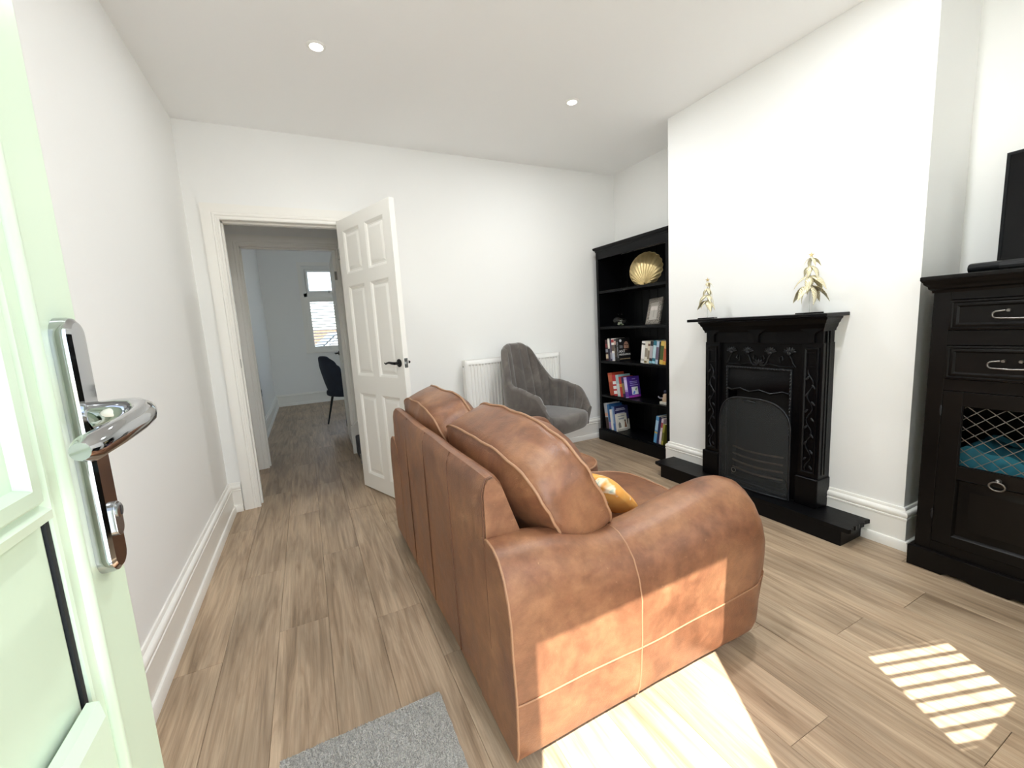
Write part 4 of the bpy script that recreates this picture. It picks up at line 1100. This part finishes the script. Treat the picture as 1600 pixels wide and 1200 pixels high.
    for i in range(n+1):
        a = PI*i/n; c, s_ = math.cos(a), math.sin(a); e = 3.2
        yy = yc+(gy1-gy0)/2*(abs(c)**(2/e))*(1 if c > 0 else -1); zz = HZ+.40+(gz-HZ-.40)*(s_**(2/2.2)); out.append((yy, zz))
    rows = []
    for (yy, zz) in out:
        k = 1-((yy-yc)/((gy1-gy0)/2))**2; x = FX-.022-.028*max(0, k)
        rows.append([(x, yy, HZ+.006), (x, yy, HZ+.2), (x, yy, HZ+.4-.0001 if zz > HZ+.4 else zz), (x, yy, zz)])
    MB().grid(rows).build('gauze', 'gauze', g, smooth=60)
    rim = [rows[0][0]]+[q[3] for q in rows]+[rows[-1][0]]
    MB().tube(rim, .006, 8).build('rim', 'iron_mid', g, smooth=60)
    MB().tube([q[0] for q in rows], .005, 8).build('bottom_rail', 'iron_mid', g, smooth=60)
    xm = FX-.052
    MB().tube([(xm-.002, yc+.035, gz-.025), (xm-.012, yc+.03, gz-.018), (xm-.015, yc, gz-.014), (xm-.012, yc-.03, gz-.018), (xm-.002, yc-.035, gz-.025)], .004, 8).build('handle', 'iron_mid', g, smooth=60)
    MB().tube([(xm+.003, yc+.1+.014*math.cos(t), .20+.014*math.sin(t)) for t in [2*PI*i/16 for i in range(16)]], .002, 6, closed=True).build('ring', 'pewter', g, smooth=60)
build_fireplace()

# ------------------------------------------------------------------ tin trees on the mantel
def tin_tree(label, y, x, height, tiers, seed, rz):
    rnd = random.Random(seed)
    r = thing('tin_tree', label, 'ornament', (x, y, 1.142), (0, 0, rz), 'tin Christmas trees on the mantel', local=True)
    MB().box(-.035, .035, -.05, .05, 0, .007).build('base_plate', 'iron', r, bevel=.001)
    MB().tube([(0, 0, .007), (0, 0, height-.03)], .0016, 6).build('stem', 'steel', r, smooth=60)
    def leaf_mesh():
        rows = []
        for i in range(11):
            t = i/10; wv = .5*math.sin(PI*min(1, t*1.02))**.7*(1-.35*t); rows.append([(t*.9+.02, wv*k*.42, -.55*t*t*t-.25*t+.16*math.cos(k*PI/2)*wv) for k in (-1, -.5, 0, .5, 1)])
        return MB().grid(rows).mesh('leaf', 'tin', 60)
    lm = leaf_mesh()
    for i, (zf, ln, n) in enumerate(tiers):
        for k in range(n):
            o = bpy.data.objects.new('leaf', lm); COL.objects.link(o); o.parent = r
            a = 2*PI*k/n+i*1.1+rnd.uniform(-.25, .25); s_ = ln*rnd.uniform(.85, 1.15)
            o.location = (0, 0, zf*height); o.rotation_euler = (rnd.uniform(-.35, .35), .22+rnd.uniform(-.25, .3), a); o.scale = (s_, s_*1.25, s_)
            solidify(o, .02)
    st_ = [((.016 if i % 2 == 0 else .006)*math.cos(PI/2+PI*i/5), (.016 if i % 2 == 0 else .006)*math.sin(PI/2+PI*i/5)) for i in range(10)]
    c = height-.016; mb = MB(); pts = [(0, u, c+v) for u, v in st_]
    mb.add(pts+[(.004, 0, c), (-.004, 0, c)], [(i, (i+1) % 10, 10) for i in range(10)]+[((i+1) % 10, i, 11) for i in range(10)]); mb.build('star', 'gold', r)
tin_tree('smaller cream and gold tin Christmas tree near the bookcase end of the mantel', -1.470, 2.945, .262, [(.88, .040, 4), (.74, .052, 5), (.58, .062, 5), (.44, .070, 6)], 3, .4)
tin_tree('taller cream and gold tin Christmas tree near the cabinet end of the mantel', -2.085, 2.945, .312, [(.90, .045, 4), (.78, .066, 5), (.62, .080, 5), (.46, .092, 6)], 8, 1.1)

# ------------------------------------------------------------------ black cabinet
CBX = 2.945; CY0, CY1 = -2.565, -3.455
def build_cabinet():
    xb = 3.40; TZ = 1.205
    r = thing('cabinet', 'black wooden cabinet with drawers and wire-mesh doors under the television', 'cabinet', (CBX+.2, (CY0+CY1)/2, 0))
    for a in (CY0-.022, CY1): MB().box(CBX+.02, xb, a, a+.022, .05, TZ).build('side_panel', 'cab', r)
    MB().box(xb-.012, xb, CY1, CY0, .05, TZ).build('back_panel', 'cab', r)
    MB().box(CBX+.02, xb-.012, CY1+.022, CY0-.022, .105, .125).build('floor_board', 'cab', r)
    MB().box(CBX+.02, xb-.012, CY1+.022, CY0-.022, .80, .815).build('shelf_board', 'cab', r)
    # face frame
    def ff(a, b, c, d): MB().box(CBX, CBX+.022, a, b, c, d).build('face_frame', 'cab', r, bevel=.0015)
    ymid = (CY0+CY1)/2
    ff(CY0-.052, CY0, .05, TZ); ff(CY1, CY1+.052, .05, TZ); ff(ymid-.022, ymid+.022, .13, TZ-.03)
    cols = ((ymid+.022, CY0-.052), (CY1+.052, ymid-.022))
    for a, b in cols:
        for c, d in ((.05, .135), (.80, .848), (.988, 1.047), (1.170, TZ)): ff(a, b, c, d)
    # top with stepped cornice
    MB().box(CBX-.04, xb, CY1-.03, CY0+.035, 1.252, 1.27).build('top_board', 'cab', r, bevel=.005, bseg=3)
    prof = [(0, TZ-.004), (.004, TZ-.004), (.006, TZ+.006), (.014, TZ+.012), (.016, TZ+.022), (.026, TZ+.032), (.028, TZ+.040), (.034, TZ+.047), (0, TZ+.047)]
    MB().sweep([(xb, CY0), (CBX, CY0), (CBX, CY1), (xb, CY1)], prof, -1).build('cornice', 'cab', r, smooth=30)
    # plinth with shaped lower edge
    yb = CY1-.016; ya = CY0+.016; L = ya-yb
    out = [(yb, 0), (yb, .092), (ya, .092), (ya, 0), (ya-.115, 0), (ya-.12, .004), (ya-.135, .012), (ya-.19, .014), (ya-.215, .004)]
    out += [(ya-.26, .001), (ya-.31, .001), (ya-.325, .010), (ya-.40, .016), (yb+.40, .016), (yb+.325, .010), (yb+.31, .001), (yb+.26, .001), (yb+.215, .004), (yb+.19, .014), (yb+.135, .012), (yb+.12, .004), (yb+.115, 0)]
    MB().prism(out, lambda u, v, a: (a, u, v), CBX-.022, CBX).build('plinth', 'cab', r, bevel=.004)
    MB().box(CBX, xb, CY0, CY0+.016, 0, .092).build('plinth_return', 'cab', r, bevel=.004)
    MB().box(CBX, xb, CY1-.016, CY1, 0, .092).build('plinth_return', 'cab', r, bevel=.004)
    f = lambda u, v, h: (CBX-h, u, v)
    # drawers
    for a, b in cols:
        for c, d in ((.850, .986), (1.049, 1.168)):
            dr = MB().box(CBX-.002, CBX+.02, a+.002, b-.002, c, d).build('drawer', 'cab', r, bevel=.001)
            MB().rframe(a+.002, b-.002, c, d, [(0, .002), (.001, .010), (.008, .012), (.012, .007), (.016, .009), (.022, .009), (.026, .004), (.028, .002)], f).build('drawer_moulding', 'cab', dr, smooth=30)
            ym, zm = (a+b)/2, (c+d)/2+.012; xx = CBX-.016
            pts = [(xx, ym+.03, zm), (xx-.003, ym+.048, zm-.002)]+[(xx-.005, ym+.048+.013*math.sin(t), zm-.015+.013*math.cos(t)) for t in (.4, .9, 1.4, 1.9, 2.4, 2.9)]
            pts += [(xx-.006, ym, zm-.030)]+[(p[0], 2*ym-p[1], p[2]) for p in pts[::-1]]
            MB().tube(pts, .0032, 8).build('bail_handle', 'pewter', dr, smooth=60)
            for sg in (-1, 1): MB().tube([(CBX-.002, ym+sg*.022, zm), (xx-.002, ym+sg*.022, zm)], .0055, 10).build('handle_post', 'pewter', dr, smooth=40)
    # doors
    for k, (a, b) in enumerate(cols):
        hinge_y = b if k == 0 else a
        D = thing('cabinet_door', None, None, (0, 0, 0)); D.parent = r; D.location = (CBX-r.location.x, hinge_y-r.location.y, .14)
        z0, z1 = .137, .798; s_ = .062; t0, t1 = CBX-.003, CBX+.019
        for c, d in ((a+.002, a+s_), (b-s_, b-.002)): MB().box(t0, t1, c, d, z0, z1).build('stile', 'cab', D, bevel=.0015)
        for c, d in ((z0, .178), (.432, .487), (.742, z1)): MB().box(t0, t1, a+s_, b-s_, c, d).build('rail', 'cab', D, bevel=.0015)
        MB().rframe(a+s_, b-s_, .178, .432, [(0, .003), (.004, -.002), (.008, -.010), (.016, -.010), (.040, -.001), (.044, .000)], f, fill=True).build('raised_panel', 'cab', D, smooth=25)
        # twisted wire mesh, wire by wire
        ya, yb2, za, zb = a+s_-.004, b-s_+.004, .483, .746; pit = .053; sl = .88   # slope dz/dy
        xw = CBX+.010
        def clip(y0, z0_, y1, z1_):
            t0_, t1_ = 0.0, 1.0
            for p, q in ((-(y1-y0), y0-ya), (y1-y0, yb2-y0), (-(z1_-z0_), z0_-za), (z1_-z0_, zb-z0_)):
                if abs(p) < 1e-9:
                    if q < 0: return None
                else:
                    t = q/p
                    if p < 0: t0_ = max(t0_, t)
                    else: t1_ = min(t1_, t)
            return (t0_, t1_) if t0_ < t1_ else None
        for sg in (1, -1):
            for i in range(-14, 28):
                yy = ya+i*pit*1.0
                y0_, z0_, y1_, z1_ = yy, za, yy+sg*(zb-za)/sl, zb
                c = clip(y0_, z0_, y1_, z1_)
                if not c or c[1]-c[0] < .03: continue
                n = max(2, int((c[1]-c[0])*26)); pts = []
                for j in range(n+1):
                    t = c[0]+(c[1]-c[0])*j/n; z = z0_+(z1_-z0_)*t; y = y0_+(y1_-y0_)*t
                    ph = (z-za)/(pit*sl*.5)*PI
                    pts.append((xw+.0016*math.cos(ph)*sg, y, z+.0022*math.sin(2*ph)*0))
                MB().tube(pts, .0017, 5).build('mesh_wire', 'pewter', D, smooth=60)
        MB().rframe(a+s_-.001, b-s_+.001, .486, .743, [(0, -.002), (.004, -.002), (.004, -.010), (0, -.010)], f).build('mesh_frame', 'cab', D)
        for hz in (.26, .715):
            hy = hinge_y+(.0 if k == 0 else 0)
            MB().tube([(CBX-.006, hy, hz-.022), (CBX-.006, hy, hz-.012), (CBX-.006, hy, hz+.012), (CBX-.006, hy, hz+.022)], [.0022, .0045, .0045, .0022], 8).build('hinge', 'iron_mid', D, smooth=60)
        ym = (a+b)/2+.005; zk = .448
        kb = MB().lathe([(0, 0), (.010, 0), (.008, .006), (.005, .012), (0, .013)], 14, m=Matrix.Translation((CBX-.003, ym, zk+.012)) @ Matrix.Rotation(-PI/2, 4, 'Y')).build('ring_boss', 'pewter', D, smooth=60)
        MB().tube([(CBX-.014-.003*math.sin(t), ym+.0215*math.cos(t), zk-.008+.018*math.sin(t)) for t in [2*PI*i/24 for i in range(24)]], .0032, 8, closed=True).build('ring_pull', 'pewter', kb, smooth=60)
    # blue cloth inside
    tb = thing('folded_cloth', 'folded teal cloth lying inside the cabinet behind the wire mesh', 'cloth', (3.12, -2.8, .125))
    rows = []
    for i in range(15):
        u = i/14; y = -2.66-.34*u
        rows.append([(2.99+.30*v, y, .125+(.405+.03*math.sin(u*5+.6)+.012*math.sin(u*17)) * min(1, 1.0 if 0 < v < 1 else 0)+(0 if 0 < v < 1 else .0) - (.02 if v in (.06, .94) else 0)) for v in (0, .02, .06, .3, .6, .94, .98, 1)])
    mb = MB().grid(rows); mb.face(rows[0]); mb.face(rows[-1][::-1]); mb.build('cloth_stack', 'teal', tb, smooth=50)
build_cabinet()

# ------------------------------------------------------------------ television and soundbar
tv = thing('television', 'flat black television standing on the black cabinet', 'television', (3.20, -3.03, 1.27), (0, 0, math.radians(-3)), local=True)
tw, thh = .735, .435; z0 = .038
MB().box(-.006, .03, -tw/2, tw/2, z0, z0+thh).build('casing', 'dark_plastic', tv, bevel=.004)
MB().rframe(-tw/2, tw/2, z0, z0+thh, [(0, 0), (0, .004), (.010, .004), (.0105, .0015)], lambda u, v, h: (-.006-h, u, v)).build('bezel', 'dark_plastic', tv)
MB().box(-.0072, -.004, -tw/2+.0105, tw/2-.0105, z0+.0105, z0+thh-.0105).build('screen', 'screen', tv)
MB().box(.03, .06, -.25, .25, z0+.05, z0+.30).build('rear_housing', 'dark_plastic', tv, bevel=.01)
for sg in (-1, 1): MB().tube([(-.09, sg*.25, .008), (.0, sg*.24, .03), (.012, sg*.235, .045), (.024, sg*.24, .03), (.10, sg*.25, .008)], .006, 8).build('stand_foot', 'dark_plastic', tv, smooth=60)
sb = thing('soundbar', 'long low black soundbar in front of the television', 'soundbar', (3.05, -3.02, 1.27), (0, 0, math.radians(-2)), local=True)
oc = [(.032*math.cos(a)*(1.0), .021+.021*math.sin(a)) for a in [2*PI*i/16 for i in range(16)]]
MB().prism(oc, lambda u, v, a: (u, a, v), -.39, .39).build('bar_body', 'dark_plastic', sb, smooth=40, bevel=.004)
MB().prism([(u*1.004-.0004, v) for u, v in oc if u < .022], lambda u, v, a: (u-.0012, a, v), -.36, .30).build('grille_cloth', 'black_matte', sb)

# ------------------------------------------------------------------ dining room: chair, table, socket
def dining_chair(label, x, y, rz):
    r = thing('dining_chair', label, 'chair', (x, y, 0), (0, 0, rz), 'navy dining chairs', local=True)
    # faces local +X, back at -X
    rows = []
    for i in range(17):
        t = i/16; z = .40+t*.53; hw = .20*(1-.35*max(0, (t-.6)/.4)**2)*(.86+.14*min(1, t*3)); q = []
        for j in range(13):
            s_ = -1+j/6; y_ = hw*s_; x_ = -.16-.13*t+.075*s_*s_
            q.append((x_, y_, z-(.10*s_**4 if t > .7 else 0)*((t-.7)/.3 if t > .7 else 0)))
        rows.append(q)
    o = MB().grid(rows).build('backrest', 'navy', r, smooth=180); solidify(o, .045); subsurf(o, 1)
    n = 28; out = []
    for i in range(n):
        th = 2*PI*i/n; c, s_ = math.cos(th), math.sin(th); k = (abs(c)**3.5+abs(s_)**3.5)**(-1/3.5); out.append((.03+.22*k*c, .215*k*s_))
    rws = [[(.03+(x_-.03)*q, y_*q, z) for x_, y_ in out] for q, z in ((.9, .385), (1, .40), (1.02, .43), (1, .46), (.92, .475), (.5, .48), (.05, .48))]
    mb = MB().grid(rws, cu=True); mb.face(rws[0][::-1]); mb.face(rws[-1]); mb.build('seat', 'navy', r, smooth=60)
    for sx in (-1, 1):
        for sy in (-1, 1): MB().tube([(.03+sx*.13, sy*.13, .40), (.03+sx*.20, sy*.20, 0)], [.017, .009], 10).build('leg', 'black_metal', r, smooth=60)
dining_chair('navy velvet dining chair seen through the doorway beside the open dining room door', 1.0, 2.62, math.radians(32))
tbm = thing('dining_table', 'small round dining table behind the open dining room door', 'table', (1.75, 2.7, 0), local=True)
MB().lathe([(0, .72), (.46, .72), (.48, .735), (.47, .75), (0, .75)], 40).build('table_top', 'doorw', tbm, smooth=30)
MB().lathe([(0, 0), (.25, 0), (.24, .02), (.06, .04), (.045, .1), (.045, .68), (.12, .72), (0, .72)], 24).build('pedestal', 'white_metal', tbm, smooth=40)
sk = thing('wall_socket', 'small grey metal socket plate low on the dining room wall', 'socket', (XD, 2.62, .52))
MB().box(XD, XD+.008, 2.62-.043, 2.62+.043, .48, .566).build('face_plate', 'grey_plate', sk, bevel=.002)
MB().box(XD+.008, XD+.011, 2.625, 2.64, .535, .552).build('rocker_switch', 'dark_plastic', sk, bevel=.001)

for o in bpy.data.objects:
    if '_local' in o: del o['_local']
